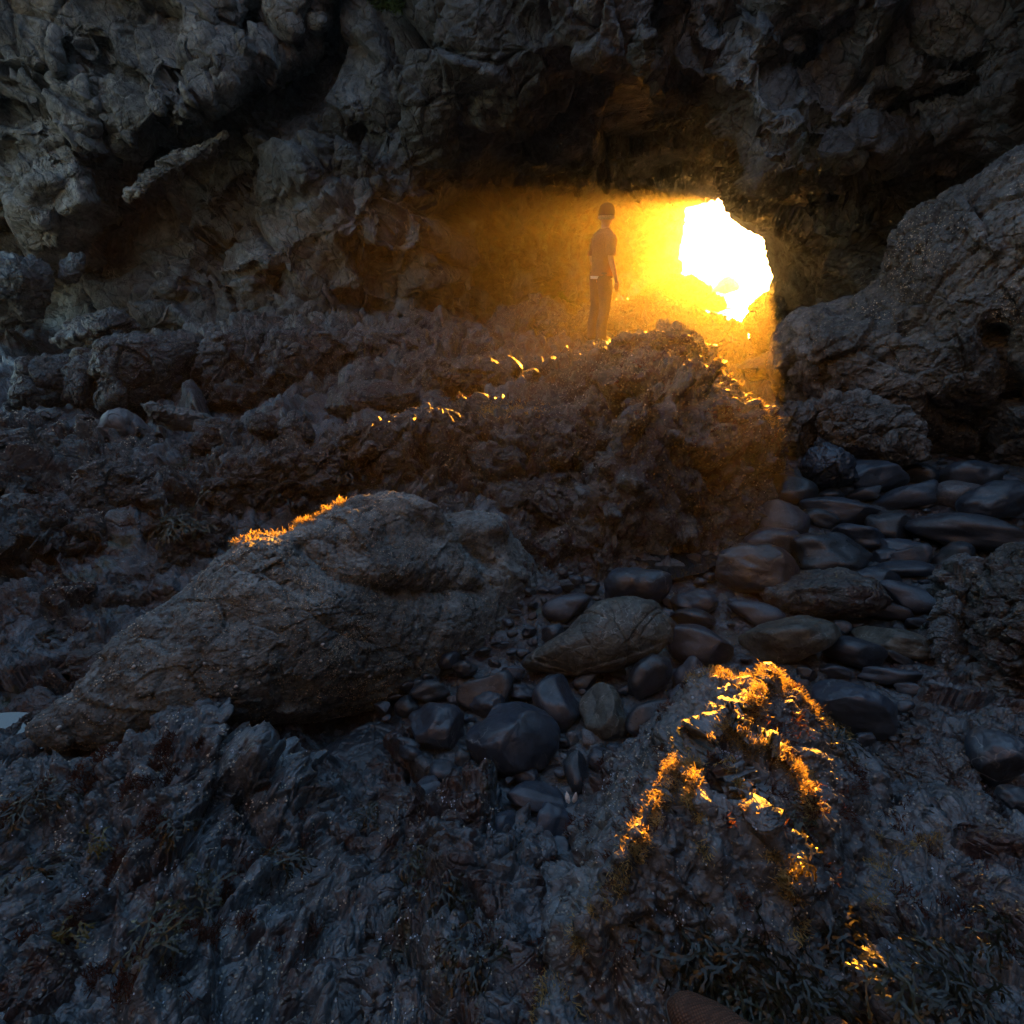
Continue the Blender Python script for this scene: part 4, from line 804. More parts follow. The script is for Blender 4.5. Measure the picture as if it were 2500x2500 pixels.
CB = [
 (2130, 1160, 148, 68, -3, 'long cobble with a dark scar on its top at the head of the channel', 1, 'n'),
 (2249, 1158, 90, 68, 18, 'egg-shaped cobble right of the long scarred one', 0, 'd'),
 (2365, 1154, 132, 62, 12, 'rough ridged rock at the foot of the huge boulder', 3, 'n'),
 (2452, 1167, 66, 18, 0, 'thin flat pale stone near the right edge under the huge boulder', 4, 'n'),
 (1930, 1196, 122, 84, -8, 'round dark cobble with curved cracks beside the mound', 5, 'd'),
 (2046, 1187, 74, 36, 0, 'small smooth stone between the cracked round cobble and the scarred one', 2, 'n'),
 (2025, 1206, 64, 28, 0, 'low dark stone touching the cracked round cobble', 0, 'd'),
 (2104, 1201, 82, 28, 5, 'narrow white-flecked stone below the scarred cobble', 6, 'n'),
 (2206, 1207, 140, 50, 10, 'wave-shaped grey stone in the upper channel', 3, 'n'),
 (2336, 1214, 128, 80, -6, 'pale flat-faced slab-like stone with a broken dark corner', 6, 'p'),
 (2432, 1222, 148, 84, 16, 'angular two-toned rock at the right edge of the upper channel', 3, 'n'),
 (2054, 1241, 184, 56, -4, 'long low cobble with a straight dark crack near its left end', 1, 'n'),
 (2003, 1265, 104, 40, -18, 'dark hollowed stone under the long low cobble', 2, 'd'),
 (1892, 1264, 148, 80, -14, 'brownish blunt boulder touching the foot of the mound', 3, 'n'),
 (2184, 1272, 120, 64, -8, 'pitted black lump of rock in the middle of the channel', 6, 'd'),
 (2090, 1298, 122, 54, -6, 'humped grey cobble with a short crack down its right side', 5, 'n'),
 (2363, 1294, 248, 74, -4, 'very long pale-flecked stone lying across the right of the channel', 1, 'n'),
 (1872, 1320, 162, 74, -8, 'smooth flattish boulder just above the big round black one', 0, 'n'),
 (2025, 1348, 190, 92, -4, 'big black loaf-shaped boulder with a thin sunlit rim', 1, 'd'),
 (2177, 1326, 122, 34, -2, 'cigar-shaped cobble right of the loaf-shaped boulder', 0, 'n'),
 (2151, 1355, 68, 42, 14, 'little pale cobble split by a dark seam', 5, 'n'),
 (2228, 1352, 106, 50, 10, 'cobble with a sharp wedge-shaped notch', 3, 'n'),
 (2333, 1352, 110, 54, 10, 'brown barrel-shaped cobble near the right-hand rocks', 4, 'd'),
 (2422, 1318, 50, 30, 20, 'small leaning stone under the right end of the very long one', 2, 'n'),
 (2470, 1318, 60, 30, 18, 'small leaning stone at the right edge below the very long one', 0, 'n'),
 (1838, 1397, 196, 152, -12, 'biggest round black boulder at the foot of the mound', 0, 'D'),
 (1997, 1452, 278, 138, -6, 'rough barnacled block with a glowing orange upper left edge', 6, 'R'),
 (2148, 1412, 126, 76, -10, 'stout grey cobble right of the rough barnacled block', 5, 'n'),
 (2220, 1387, 148, 36, -3, 'flat elongated cobble lying above the stout grey one', 1, 'n'),
 (2217, 1460, 140, 76, -16, 'grey cobble with a smooth dark underside near the right rocks', 3, 'n'),
 (2162, 1493, 108, 64, -10, 'rounded cobble crossed by two faint white lines', 4, 'n'),
 (2244, 1521, 76, 36, -4, 'small smooth cobble touching the right pitted rock', 2, 'n'),
 (2178, 1565, 172, 88, -10, 'oblong blue-grey cobble with one white vein down its middle', 1, 'V'),
 (2090, 1595, 148, 76, -14, 'dark twisted-looking cobble left of the oblong veined one', 3, 'n'),
 (1920, 1573, 248, 124, 14, 'large wedge-shaped black boulder with white drips on its side', 5, 'V'),
 (1843, 1499, 132, 72, -8, 'angular grey rock wedged between the round black boulder and the wedge-shaped one', 6, 'n'),
 (2192, 1605, 84, 36, -20, 'thin dark stone under the oblong veined cobble', 2, 'd'),
 (2035, 1637, 76, 42, -10, 'small oval stone above the seaweed rock', 0, 'n'),
 (2158, 1645, 154, 52, -4, 'flat cobble with a slanting chipped side on the lower right of the bed', 1, 'n'),
 (2070, 1720, 206, 144, -20, 'large cobble with a flat chipped top right behind the seaweed rock', 6, 'N'),
 (2228, 1682, 76, 36, -4, 'small glossy cobble low in the right part of the bed', 4, 'n'),
 (2057, 1531, 42, 40, 0, 'tiny shiny white-striped stone below the barnacled block', 4, 'n'),
 (1548, 1436, 186, 112, 12, 'wedge of smooth grey rock with a black shadowed end at the foot of the mound', 3, 'N'),
 (1386, 1484, 126, 74, 8, 'plain smooth cobble between the long boulder and the veined green-grey one', 0, 'n'),
 (1347, 1545, 64, 46, 20, 'little grey stone half hidden behind the veined green-grey boulder', 2, 'n'),
 (1703, 1471, 128, 74, -14, 'smooth rippled cobble left of the biggest round black boulder', 5, 'n'),
 (1696, 1512, 112, 54, -6, 'dark cobble squeezed under the smooth rippled one', 0, 'd'),
 (1712, 1577, 168, 108, -12, 'broad smooth cobble right of the veined green-grey boulder', 1, 'n'),
 (1580, 1650, 112, 132, -20, 'deeply shadowed boulder under the right end of the veined one', 3, 'd'),
 (1682, 1634, 64, 108, -38, 'leaning blade-like cobble above the left shoulder of the seaweed rock', 0, 'n'),
 (1664, 1702, 62, 60, -30, 'stubby cobble just under the leaning blade-like one', 2, 'n'),
 (1357, 1714, 112, 142, 24, 'upright teardrop-shaped cobble below the veined boulder', 6, 'n'),
 (1477, 1741, 120, 146, 14, 'upright rounded cobble with a looping white vein', 0, 'V'),
 (1592, 1762, 152, 128, 24, 'wide dark cobble against the left flank of the seaweed rock', 5, 'd'),
 (1252, 1802, 228, 188, -8, 'largest cobble of the lower pile, kidney-shaped with a deep dent', 2, 'N'),
 (1068, 1780, 154, 122, -8, 'heart-shaped black cobble left of the kidney-shaped one', 5, 'N'),
 (1189, 1724, 94, 72, 10, 'smooth oval cobble resting above the kidney-shaped one', 0, 'n'),
 (1192, 1684, 164, 100, 10, 'long dark boulder in the shade of the barnacled one', 1, 'd'),
 (1049, 1690, 96, 62, 12, 'dark cobble with a white smear, upper left of the lower pile', 4, 'd'),
 (993, 1729, 66, 62, 0, 'leftmost round cobble of the lower pile', 0, 'd'),
 (1077, 1889, 86, 68, 6, 'small egg-shaped cobble below the heart-shaped one', 4, 'n'),
 (1099, 1928, 50, 74, -40, 'glossy tilted pebble below the small egg-shaped cobble', 2, 'n'),
 (1130, 1858, 48, 60, 30, 'dark sliver of stone between heart-shaped and kidney-shaped cobbles', 1, 'd'),
 (1410, 1873, 68, 116, 8, 'tall pointed dark cobble on the right of the lower pile', 6, 'd'),
 (1447, 1806, 82, 48, -8, 'small angular grey stone with a pale face', 3, 'p'),
 (1468, 1856, 66, 64, -30, 'flat pebble with a curved white line', 5, 'n'),
 (1397, 1802, 36, 46, 0, 'tiny pale pebble left of the small angular grey stone', 2, 'p'),
 (1306, 1950, 160, 82, -14, 'wide flat cobble with white spots at the bottom of the pile', 3, 'n'),
 (1347, 2011, 120, 92, -6, 'lowest smooth cobble of the pile, rounded like a loaf', 2, 'n'),
 (1273, 2012, 36, 50, 10, 'little stone peeping out left of the lowest cobble', 0, 'd'),
 (1273, 1692, 74, 44, -6, 'brown-topped stone beside the tip of the veined boulder', 4, 'n'),
 (2438, 1848, 136, 156, -30, 'round grey cobble alone at the right edge', 0, 'N'),
 (2492, 1964, 96, 84, -20, 'partly cut-off grey stone below the lone round cobble', 3, 'n'),
 (1446, 1008, 64, 30, -6, 'small smooth grey stone lodged in a dip of the mound', 0, 'n', 5.15),
 (408, 1083, 56, 22, 4, 'flat grey stone beside the smooth grey rock', 0, 'n', 4.9),
]
kinds = {'n': M_cob, 'd': M_cob_dark, 'p': M_cob_pale, 'V': M_cob_vein, 'D': M_cob_dark, 'N': M_cob, 'R': M_mound}
for it in CB:
    cx, cy, w_, h_, rot, lab, pr, kd = it[:8]
    cobble(cx, cy, w_, h_, rot, lab, pr, kinds[kd], group=G1, own=kd in 'VDNR', D=it[8] if len(it) > 8 else None, rough=0.09 if kd == 'R' else None)
solid('boulder', [(1272, 1625), (1300, 1590), (1380, 1545), (1430, 1495), (1480, 1462), (1540, 1455), (1600, 1472), (1645, 1520), (1640, 1565), (1590, 1610), (1500, 1640), (1410, 1655), (1330, 1640)], 2.35, 0.16, M_cob_vein, 231,
      'green-grey boulder netted with fine white veins beside the long barnacled one', tilt=-10, sizes=((0.5, 0.10), (0.12, 0.10)), nth=600, nph=180, creases=[([(1285, 1610), (1400, 1645), (1560, 1600), (1620, 1570)], 6, 0.012)])
solid('boulder', [(232, 1045), (245, 1020), (265, 1000), (290, 992), (315, 998), (345, 1020), (372, 1050), (385, 1082), (340, 1088), (280, 1085), (250, 1070)], 4.95, 0.22, M_cob_pale, 233,
      'smooth pale grey sea-polished rock sitting on the left shelf', tilt=-5, sizes=((0.6, 0.08),), nth=400, nph=120, creases=[([(262, 1045), (278, 1052)], 7, 0.03), ([(318, 1040), (330, 1062), (325, 1080)], 9, 0.04)])

# fill of small stones between the big ones
rf = random.Random(11)
Gf = 'small stones filling gaps between the cobbles'
xys = np.array([c[:2] for c in COB]); cnt = 0; tries = 0
fill_kinds = [M_cob, M_cob_dark, M_cob]
while cnt < 270 and tries < 12000:
    tries += 1
    x = rf.uniform(900, 2560); y = rf.uniform(1110, 2080)
    if not inside(np.array([[x, y]]), COB)[0]: continue
    t = PZ(x, y, -2.08); dist = np.linalg.norm(t)
    wpx = rf.uniform(0.05, 0.17)/dist*FPX; hpx = wpx*rf.uniform(0.45, 0.8)
    bad = False
    for q in placed:
        if ((x - q[4])/(q[6]*0.92 + wpx*0.25))**2 + ((y - q[5])/(q[7]*0.92 + hpx*0.25))**2 < 1: bad = True; break
    if bad: continue
    cobble(x, y, wpx, hpx, rf.uniform(-25, 25), 'small dark pebble wedged between the bigger sea-worn cobbles', rf.randrange(10), rf.choice(fill_kinds), name='pebble', cat='pebble', group=Gf, zoff=rf.uniform(-0.01, 0.035))
    cnt += 1

# ================================================================= GROWTH AND SMALL THINGS
def tufts(name, P_, N_, nb, length, width, mat, label, spread=0.9, seed=1, kind='stuff', cat=None, jit=0.008):
    rs = np.random.RandomState(seed); n = len(P_)
    B = np.repeat(P_, nb, 0) + rs.normal(size=(n*nb, 3))*jit; N = np.repeat(N_, nb, 0)
    d = N + spread*rs.normal(size=B.shape); d /= np.linalg.norm(d, axis=1)[:, None]
    L_ = length*rs.uniform(0.5, 1.3, len(B))[:, None]; s_ = np.cross(d, rs.normal(size=B.shape)); s_ /= np.linalg.norm(s_, axis=1)[:, None] + 1e-9
    b2 = d + 0.6*rs.normal(size=B.shape)
    w_ = width*rs.uniform(0.6, 1.3, len(B))[:, None]
    p0 = B - N*0.003; p1 = B + d*L_*0.5; p2 = p1 + b2*L_*0.45
    V = np.stack([p0 - s_*w_, p0 + s_*w_, p1 - s_*w_, p1 + s_*w_, p2 - s_*w_*0.5, p2 + s_*w_*0.5], 1).reshape(-1, 3)
    k = np.arange(len(B))*6; F_ = np.stack([np.stack([k, k+1, k+3, k+2], 1), np.stack([k+2, k+3, k+5, k+4], 1)], 1).reshape(-1, 4)
    return tag(link(name, make_mesh(name, V, F_, mat)), label, cat, kind=kind)
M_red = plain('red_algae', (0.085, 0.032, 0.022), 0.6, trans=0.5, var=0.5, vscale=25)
M_redlit = plain('red_algae_lit_copy', (0.42, 0.31, 0.13), 0.6, trans=0.55, var=0.45, vscale=40)  # lit copy of the red algae, golden sunlight painted into its base colour
M_wrack = plain('brown_wrack', (0.016, 0.014, 0.006), 0.30, trans=0.2, spec=0.5, var=0.5, vscale=12)
M_wracky = plain('yellow_wrack', (0.11, 0.080, 0.014), 0.3, trans=0.4, spec=0.5, var=0.3, vscale=20)
M_wrackp = plain('pale_wrack', (0.045, 0.045, 0.024), 0.32, trans=0.3, spec=0.5, var=0.4, vscale=15)
M_moss = plain('green_moss', (0.05, 0.09, 0.015), 0.8, trans=0.3, var=0.4)
def pick(lab, n, mask, seed=0):
    P_, N_ = SURF[lab]; px, py = project(P_)
    wgt = mask(P_, N_, px, py)*np.ones(len(P_)); wgt = np.clip(wgt, 0, None); tot = wgt.sum()
    idx = np.random.RandomState(seed).choice(len(P_), size=n, p=wgt/tot)
    return P_[idx], N_[idx]
FR = [[(1880, 1650), (1830, 1740), (1730, 1790), (1640, 1880), (1590, 1990), (1520, 2130), (1450, 2230), (1400, 2310)], [(1790, 1800), (1880, 1830), (1960, 1900), (1985, 1990)], [(1690, 1640), (1760, 1640), (1850, 1640), (1950, 1665), (2070, 1790)],
      [(1780, 1880), (1850, 2010), (1930, 2160), (1950, 2290)], [(1700, 1830), (1690, 1940), (1730, 2080)]]
def ridge_mask(wd, k0=0, k1=9):
    def f(P_, N_, px, py):
        q = np.stack([px, py], 1); d = np.full(len(px), 1e9)
        for r_ in FR[k0:k1]: d = np.minimum(d, seg_dist(q, r_, False))
        m = np.exp(-(d/wd)**2)*(noise(P_*22, 4) > -0.05)
        return m*smooth(N_[:, 2], -0.2, 0.4)
    return f
Pp, Nn = pick(FORE, 6500, ridge_mask(18, 0, 3), 1)
tufts('seaweed', Pp, Nn, 9, 0.0075, 0.0008, M_redlit, 'seaweed fringe painted sunlit gold along the ridges of the pointed foreground rock', seed=2)
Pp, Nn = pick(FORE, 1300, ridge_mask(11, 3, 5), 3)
tufts('seaweed', Pp, Nn, 9, 0.010, 0.0012, M_redlit, 'thin weed painted in a sunlit tone along the cracks of the pointed foreground rock', seed=4)
def patch_mask(fr, th, sd, poly=None, up=0.0):
    def f(P_, N_, px, py):
        m = (noise(P_*fr, sd) + 0.5*noise(P_*fr*2.3, sd + 1) > th)*smooth(N_[:, 2], up, up + 0.3)
        if poly is not None: m = m*inside(np.stack([px, py], 1), poly)
        return m
    return f
LN = 'wide craggy rock covering the bottom left with red algae and brown wrack'
LQ = 'rough faceted rock in the bottom right corner with sunlit weedy patches'
LS = 'low broken dark rock at bottom centre below the pile of smooth cobbles'
LW = 'small wedge-shaped rock lit orange at the bottom, left of the seaweed rock'
LR = 'broad weedy reef slope behind the long barnacled boulder'
Pp, Nn = pick(FORE, 1300, patch_mask(9, 0.45, 11), 5); tufts('seaweed', Pp, Nn, 10, 0.014, 0.0014, M_red, 'dark red algae patches on the flanks of the pointed foreground rock', seed=6)
Pp, Nn = pick(LN, 2600, patch_mask(6, 0.38, 13, [(0, 1950), (250, 1790), (500, 1800), (760, 1990), (820, 2300), (500, 2480), (0, 2400)]), 7); tufts('seaweed', Pp, Nn, 10, 0.016, 0.0014, M_red, 'dark red tufted algae over the bottom left rock', seed=8)
Pp, Nn = pick(LQ, 1300, patch_mask(8, 0.35, 15), 9); tufts('seaweed', Pp, Nn, 10, 0.014, 0.0014, M_red, 'red algae tufts over the bottom right rock', seed=10)
Pp, Nn = pick(LQ, 900, lambda P_, N_, px, py: np.exp(-((seg_dist(np.stack([px, py], 1), [(2135, 2050), (2150, 2120), (2135, 2230)], False)/22)**2)) + np.exp(-((seg_dist(np.stack([px, py], 1), [(2190, 2075), (2250, 2045), (2290, 2050)], False)/10)**2)), 51)
tufts('seaweed', Pp, Nn, 9, 0.008, 0.0009, M_redlit, 'weed with sunlight painted into its colour on the edge of the bottom right rock', seed=52)
Pp, Nn = pick(LW, 500, patch_mask(9, 0.1, 17), 11); tufts('seaweed', Pp, Nn, 10, 0.014, 0.0013, M_redlit, 'weed with a painted sunlit glow on the little wedge rock', seed=12)
Pp, Nn = pick(LS, 700, patch_mask(8, 0.4, 19), 13); tufts('seaweed', Pp, Nn, 9, 0.012, 0.0014, M_red, 'sparse dark algae over the broken rock at bottom centre', seed=14)
Pp, Nn = pick(MAIN, 1100, patch_mask(3.5, 0.42, 21), 15); tufts('seaweed', Pp, Nn, 9, 0.022, 0.0028, M_red, 'dark red algae clinging to the middle mound', seed=16)
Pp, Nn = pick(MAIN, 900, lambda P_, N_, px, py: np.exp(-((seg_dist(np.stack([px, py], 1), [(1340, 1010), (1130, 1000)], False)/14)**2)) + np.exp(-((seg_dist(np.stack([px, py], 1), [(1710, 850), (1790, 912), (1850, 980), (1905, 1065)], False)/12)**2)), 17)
tufts('seaweed', Pp, Nn, 8, 0.026, 0.003, M_redlit, 'weed painted in sunlit gold along the crests of the middle mound', seed=18)
Pp, Nn = pick(LR, 2600, patch_mask(3.5, 0.3, 23), 19); tufts('seaweed', Pp, Nn, 9, 0.020, 0.0024, M_red, 'dark algae on the reef slope behind the long boulder', seed=20)
Pp, Nn = pick(LOG, 160, lambda P_, N_, px, py: np.exp(-((seg_dist(np.stack([px, py], 1), [(530, 1335), (590, 1312), (680, 1298), (750, 1268), (830, 1228)], False)/9)**2))*(noise(P_*14, 3) > 0.1), 21)
tufts('seaweed', Pp, Nn, 9, 0.022, 0.0022, M_redlit, 'little weed tufts painted sunlit orange on the crest of the long boulder', seed=22)

def wrack(px, py, z, rad, nf, label, mat, seed, surf=None, fw=0.0045):
    """a clump of forked wrack fronds spreading over the rock from one holdfast"""
    rs = random.Random(seed)
    c = Vector(PZ(px, py, z))
    if surf is not None:
        P_, N_ = SURF[surf]; x_, y_ = project(P_); vis = (x_ - px)**2 + (y_ - py)**2 < 18**2
        if vis.any():
            cand = P_[vis]; c = Vector(cand[np.argmin((cand**2).sum(1))])
    V, F_ = [], []
    def strip(p, d, L_, w_, lvl, up):
        n = 3; prev = None
        side = d.cross(Vector((0, 0, 1))); side = side.normalized() if side.length > 1e-3 else Vector((1, 0, 0))
        side = (side + Vector((rs.uniform(-.4, .4), rs.uniform(-.4, .4), rs.uniform(-.5, .5)))).normalized()
        for k in range(n + 1):
            q = p + d*(L_*k/n); ww = w_*(1.0 - 0.15*k/n)*(1.25 if lvl == 0 and k == n else 1)
            V.append(q - side*ww); V.append(q + side*ww); i = len(V)
            if k: F_.append((i-4, i-3, i-1, i-2))
            d = (d + Vector((rs.uniform(-.28, .28), rs.uniform(-.28, .28), -0.10 + up*(k == 0)))).normalized()
        e = p + d*L_*0.98
        e = (V[-1] + V[-2])/2
        if lvl > 0:
            for sg in (-1, 1):
                a = R(rs.uniform(14, 30))*sg; dd = d.copy(); dd.rotate(Matrix.Rotation(a, 3, (0, 0, 1)))
                strip(e, dd, L_*rs.uniform(0.65, 0.95), w_*(0.92 if lvl > 1 else 1.1), lvl - 1, 0.1)
    for k in range(int(nf*0.75)):
        a = rs.uniform(0, 2*math.pi); d = Vector((math.cos(a), math.sin(a) - 0.35, rs.uniform(0.0, 0.55))).normalized()
        o_ = c + Vector((rs.gauss(0, rad*0.22), rs.gauss(0, rad*0.22), 0.006 + rs.uniform(0, 0.02)))
        strip(o_, d, rad*rs.uniform(0.22, 0.36), fw*rs.uniform(0.7, 1.2), rs.choice((2, 3, 3)), 0.1)
    o = link('seaweed_clump', make_mesh('seaweed_clump', np.array([v[:] for v in V]), np.array(F_), mat))
    return tag(o, label, 'seaweed', 'clumps of brown wrack on the near rocks')
WR = [(1700, 2330, -1.38, 0.12, 34, 'dark forked wrack clump just above the shoe tip', M_wrack, FORE), (1850, 2330, -1.38, 0.13, 36, 'large glossy wrack clump low on the pointed foreground rock', M_wrack, FORE),
      (1960, 2400, -1.40, 0.13, 36, 'spreading wrack clump right of the shoe at the bottom edge', M_wrack, FORE), (1800, 2440, -1.40, 0.10, 26, 'wrack fronds drooping between the two shoes', M_wrackp, FORE),
      (2040, 2290, -1.45, 0.10, 22, 'wrack hanging into the gully beside the bottom right rock', M_wrack, FORE), (1990, 2090, -1.38, 0.05, 9, 'small bright yellow wrack sprig lit by the sun', M_wracky, FORE),
      (1940, 2110, -1.37, 0.05, 8, 'olive wrack leaf cluster left of the yellow sprig', M_wracky, FORE), (1960, 1990, -1.35, 0.06, 12, 'sunlit forked sprig high on the right of the pointed rock', M_wrackp, FORE),
      (2050, 1800, -1.5, 0.10, 26, 'dark weed drape on the right shoulder of the pointed rock', M_wrack, FORE),
      (2180, 2400, -1.42, 0.10, 24, 'pale green wrack fan on the bottom right rock', M_wrackp, LQ), (2380, 2400, -1.42, 0.13, 36, 'long dark wrack mane in the bottom right corner', M_wrack, LQ), (2460, 2290, -1.45, 0.09, 20, 'wrack tuft at the right edge above the dark mane', M_wrack, LQ),
      (490, 2200, -1.68, 0.09, 22, 'bright-edged fan of olive wrack in the middle of the bottom left rock', M_wrackp, LN), (160, 2275, -1.6, 0.06, 14, 'small yellow-green wrack rosette on the bottom left rock', M_wracky, LN),
      (370, 2320, -1.6, 0.10, 16, 'long forked pale fronds below the olive fan', M_wrackp, LN), (60, 1960, -1.8, 0.13, 36, 'dark wrack heap beside the pool at the left edge', M_wrack, LN),
      (70, 2120, -1.7, 0.13, 34, 'brown wrack hanging down the left edge', M_wrack, LN), (230, 2040, -1.68, 0.06, 12, 'little yellowish weed sprig among red algae', M_wracky, LN), (430, 2010, -1.7, 0.08, 14, 'olive sprig right of the red algae at lower left', M_wrack, LN),
      (700, 2090, -1.8, 0.11, 26, 'curled wrack fronds on the dark rock at lower left of centre', M_wrack, LN), (900, 2010, -1.95, 0.12, 26, 'wiry wrack below the flat cracked slab', M_wrack, LS), (1010, 2090, -1.9, 0.08, 12, 'single pale forked frond at bottom centre', M_wrackp, LS),
      (1180, 2330, -1.7, 0.09, 20, 'dark weed clump on the rock right of bottom centre', M_wrack, LS), (1100, 2180, -1.8, 0.08, 16, 'thin brown weed on the broken rock at bottom centre', M_wrack, LS),
      (430, 1120, -1.62, 0.22, 30, 'grey forked weed under the lumpy red-stained rock', M_wrackp, LR), (560, 1230, -1.75, 0.25, 34, 'dull green weed hanging on the reef slope', M_wrackp, LR), (700, 1200, -1.7, 0.22, 30, 'tangled weed above the crest of the long boulder', M_wrack, LR),
      (430, 1290, -1.75, 0.24, 34, 'pale weed fringe on the reef left of the long boulder', M_wrackp, LR), (860, 1150, -1.62, 0.2, 26, 'dark olive weed hanging from the middle of the reef', M_wrack, LR), (60, 1560, -2.0, 0.2, 30, 'dark kelp fronds on the left edge above the pool', M_wrack, LR)]
for k, (px, py, z, rad, nf, lab, mt_, sf) in enumerate(WR):
    wrack(px, py, z, rad, nf, lab, mt_, 500 + k, sf, fw=0.0030 if rad < 0.15 else 0.007)

# barnacles and little periwinkles crusting the near rocks
def barnacles(lab_src, n, r0, r1, mat, lab, seed, mask):
    Pb, Nb = pick(lab_src, n, mask, seed); rs = np.random.RandomState(seed)
    sg = np.where((Nb*Pb).sum(1) > 0, -1, 1)[:, None]; Nb = Nb*sg
    r_ = rs.uniform(r0, r1, n)*rs.choice([1, 1, 1.5], n); t = np.cross(Nb, rs.normal(size=(n, 3))); t /= np.linalg.norm(t, axis=1)[:, None]; b_ = np.cross(Nb, t)
    k_ = 6; V = []
    for j in range(k_):
        a = 2*np.pi*j/k_; V.append(Pb + (t*math.cos(a) + b_*math.sin(a))*r_[:, None] - Nb*r_[:, None]*0.3)
    for j in range(k_):
        a = 2*np.pi*(j + 0.3)/k_; V.append(Pb + (t*math.cos(a) + b_*math.sin(a))*r_[:, None]*0.45 + Nb*(r_*rs.uniform(0.4, 0.9, n))[:, None])
    V = np.stack(V, 1).reshape(-1, 3); o_ = np.arange(n)*12; F_ = []
    for j in range(k_):
        j2 = (j + 1) % k_; F_.append(np.stack([o_ + j, o_ + j2, o_ + 6 + j2, o_ + 6 + j], 1))
    F_.append(np.stack([o_ + 6, o_ + 7, o_ + 8, o_ + 9], 1)); F_.append(np.stack([o_ + 9, o_ + 10, o_ + 11, o_ + 6], 1))
    tag(link('barnacles', make_mesh('barnacles', V, np.concatenate(F_), mat)), lab, kind='stuff')
M_b1 = plain('barnacle_shell', (0.42, 0.36, 0.27), 0.7, var=0.6, vscale=45); M_b2 = plain('pale_barnacle_shell', (0.42, 0.46, 0.55), 0.5, var=0.5, vscale=35)
def clus(fr, th, sd): return lambda P_, N_, px, py: np.maximum(noise(P_*fr, sd) + 0.6*noise(P_*fr*3.1, sd + 1) - th, 0)
barnacles(FORE, 5200, 0.0012, 0.0026, M_b1, 'tan barnacles dotted over the pointed foreground rock', 41, clus(8, 0.0, 3))
barnacles(FORE, 1500, 0.0014, 0.0028, M_b2, 'blue-white barnacle crust on the pointed foreground rock', 42, clus(11, 0.35, 7))
barnacles(LN, 4200, 0.0014, 0.0034, M_b1, 'cream barnacles dotted over the bottom left rock', 43, clus(8, 0.05, 5))
barnacles(LN, 1200, 0.0014, 0.0028, M_b2, 'blue-white barnacle crust on the bottom left rock', 44, clus(10, 0.4, 9))
barnacles(LS, 2600, 0.0014, 0.0030, M_b1, 'cream barnacles on the broken rock at bottom centre', 45, clus(8, 0.1, 11))
barnacles(LS, 1000, 0.0014, 0.0028, M_b2, 'blue-white barnacle crust on the broken rock at bottom centre', 46, clus(10, 0.4, 13))
barnacles(LQ, 2600, 0.0012, 0.0028, M_b1, 'tan barnacles on the bottom right rock', 47, clus(8, 0.05, 15))
barnacles(LQ, 900, 0.0014, 0.0028, M_b2, 'blue-white barnacle crust on the bottom right rock', 48, clus(10, 0.4, 17))
barnacles(LOG, 9000, 0.0018, 0.0036, M_b1, 'fine tan barnacle crust over the long boulder', 49, clus(5, -0.25, 19))
barnacles(MAIN, 2500, 0.003, 0.005, M_b1, 'tan barnacle crust over the middle mound', 50, clus(2.5, -0.1, 21))
barnacles(MAIN, 700, 0.004, 0.008, M_b2, 'blue-white barnacle spots low on the middle mound', 51, clus(3, 0.4, 23))
barnacles(LR, 7000, 0.003, 0.007, M_b1, 'pale barnacles scattered over the reef slope', 52, clus(2.5, 0.0, 25))
barnacles(E, 3500, 0.004, 0.008, M_b1, 'tan barnacle crust over the huge boulder on the right', 53, clus(1.4, 0.0, 27))

# green growth on the cliff
for nm, poly_, lab, n_ in (('cave_cliff', [(900, -20), (980, -20), (985, 12), (950, 20), (905, 10)], 'bright green moss cushion at the top edge of the ramp', 500), ('cave_cliff', [(680, 190), (740, 130), (760, 160), (700, 205)], 'small green plants in the crack between cliff and ramp', 160),
                     ('cave_cliff', [(1290, 760), (1300, 720), (1370, 715), (1390, 745), (1340, 765)], 'yellow-green moss low on the cave wall left of the person', 500)):
    try:
        Pp, Nn = pick(nm, n_, lambda P_, N_, px, py: inside(np.stack([px, py], 1), poly_)*1.0, 31)
        tufts('moss', Pp - Nn*0.0, -Nn*np.sign((Nn*Pp).sum(1))[:, None], 8, 0.10, 0.012, M_moss, lab, seed=32, cat='moss', kind='stuff', jit=0.03)
    except Exception as e: print('moss', e)

# small sea snails on the long boulder
M_shell = plain('pale_shell', (0.38, 0.36, 0.33), 0.45, var=0.3, vscale=200)
def snail_mesh():
    bm_ = bmesh.new(); bmesh.ops.create_uvsphere(bm_, u_segments=14, v_segments=10, radius=1)
    for v in bm_.verts:
        z = v.co.z; k = 1 - 0.45*max(0, z); tw = z*2.5
        x, y = v.co.x*k, v.co.y*k; rr_ = 1 + 0.08*math.sin(9*z + math.atan2(y, x))
        v.co = Vector((x*rr_, y*rr_, z*1.25))
    for f_ in bm_.faces: f_.smooth = True
    me_ = bpy.data.meshes.new('sea_snail'); bm_.to_mesh(me_); bm_.free(); me_.materials.append(M_shell); return me_
sn = snail_mesh()
SN = [(320, 1630), (433, 1652), (495, 1614), (536, 1644), (598, 1597), (580, 1683), (630, 1676), (262, 1750), (268, 1727), (360, 1710), (760, 1665), (792, 1581), (855, 1647), (907, 1658), (790, 1620), (985, 1655), (1050, 1597), (1087, 1535), (1148, 1590), (1060, 1430), (1095, 1442), (1275, 1463), (536, 1700), (140, 1785)]
P_, N_ = SURF[LOG]; lx, ly = project(P_); dist_ = (P_**2).sum(1)
SL = ['small pale sea snail clinging to the shaded face of the long barnacled boulder']
rs_ = random.Random(5)
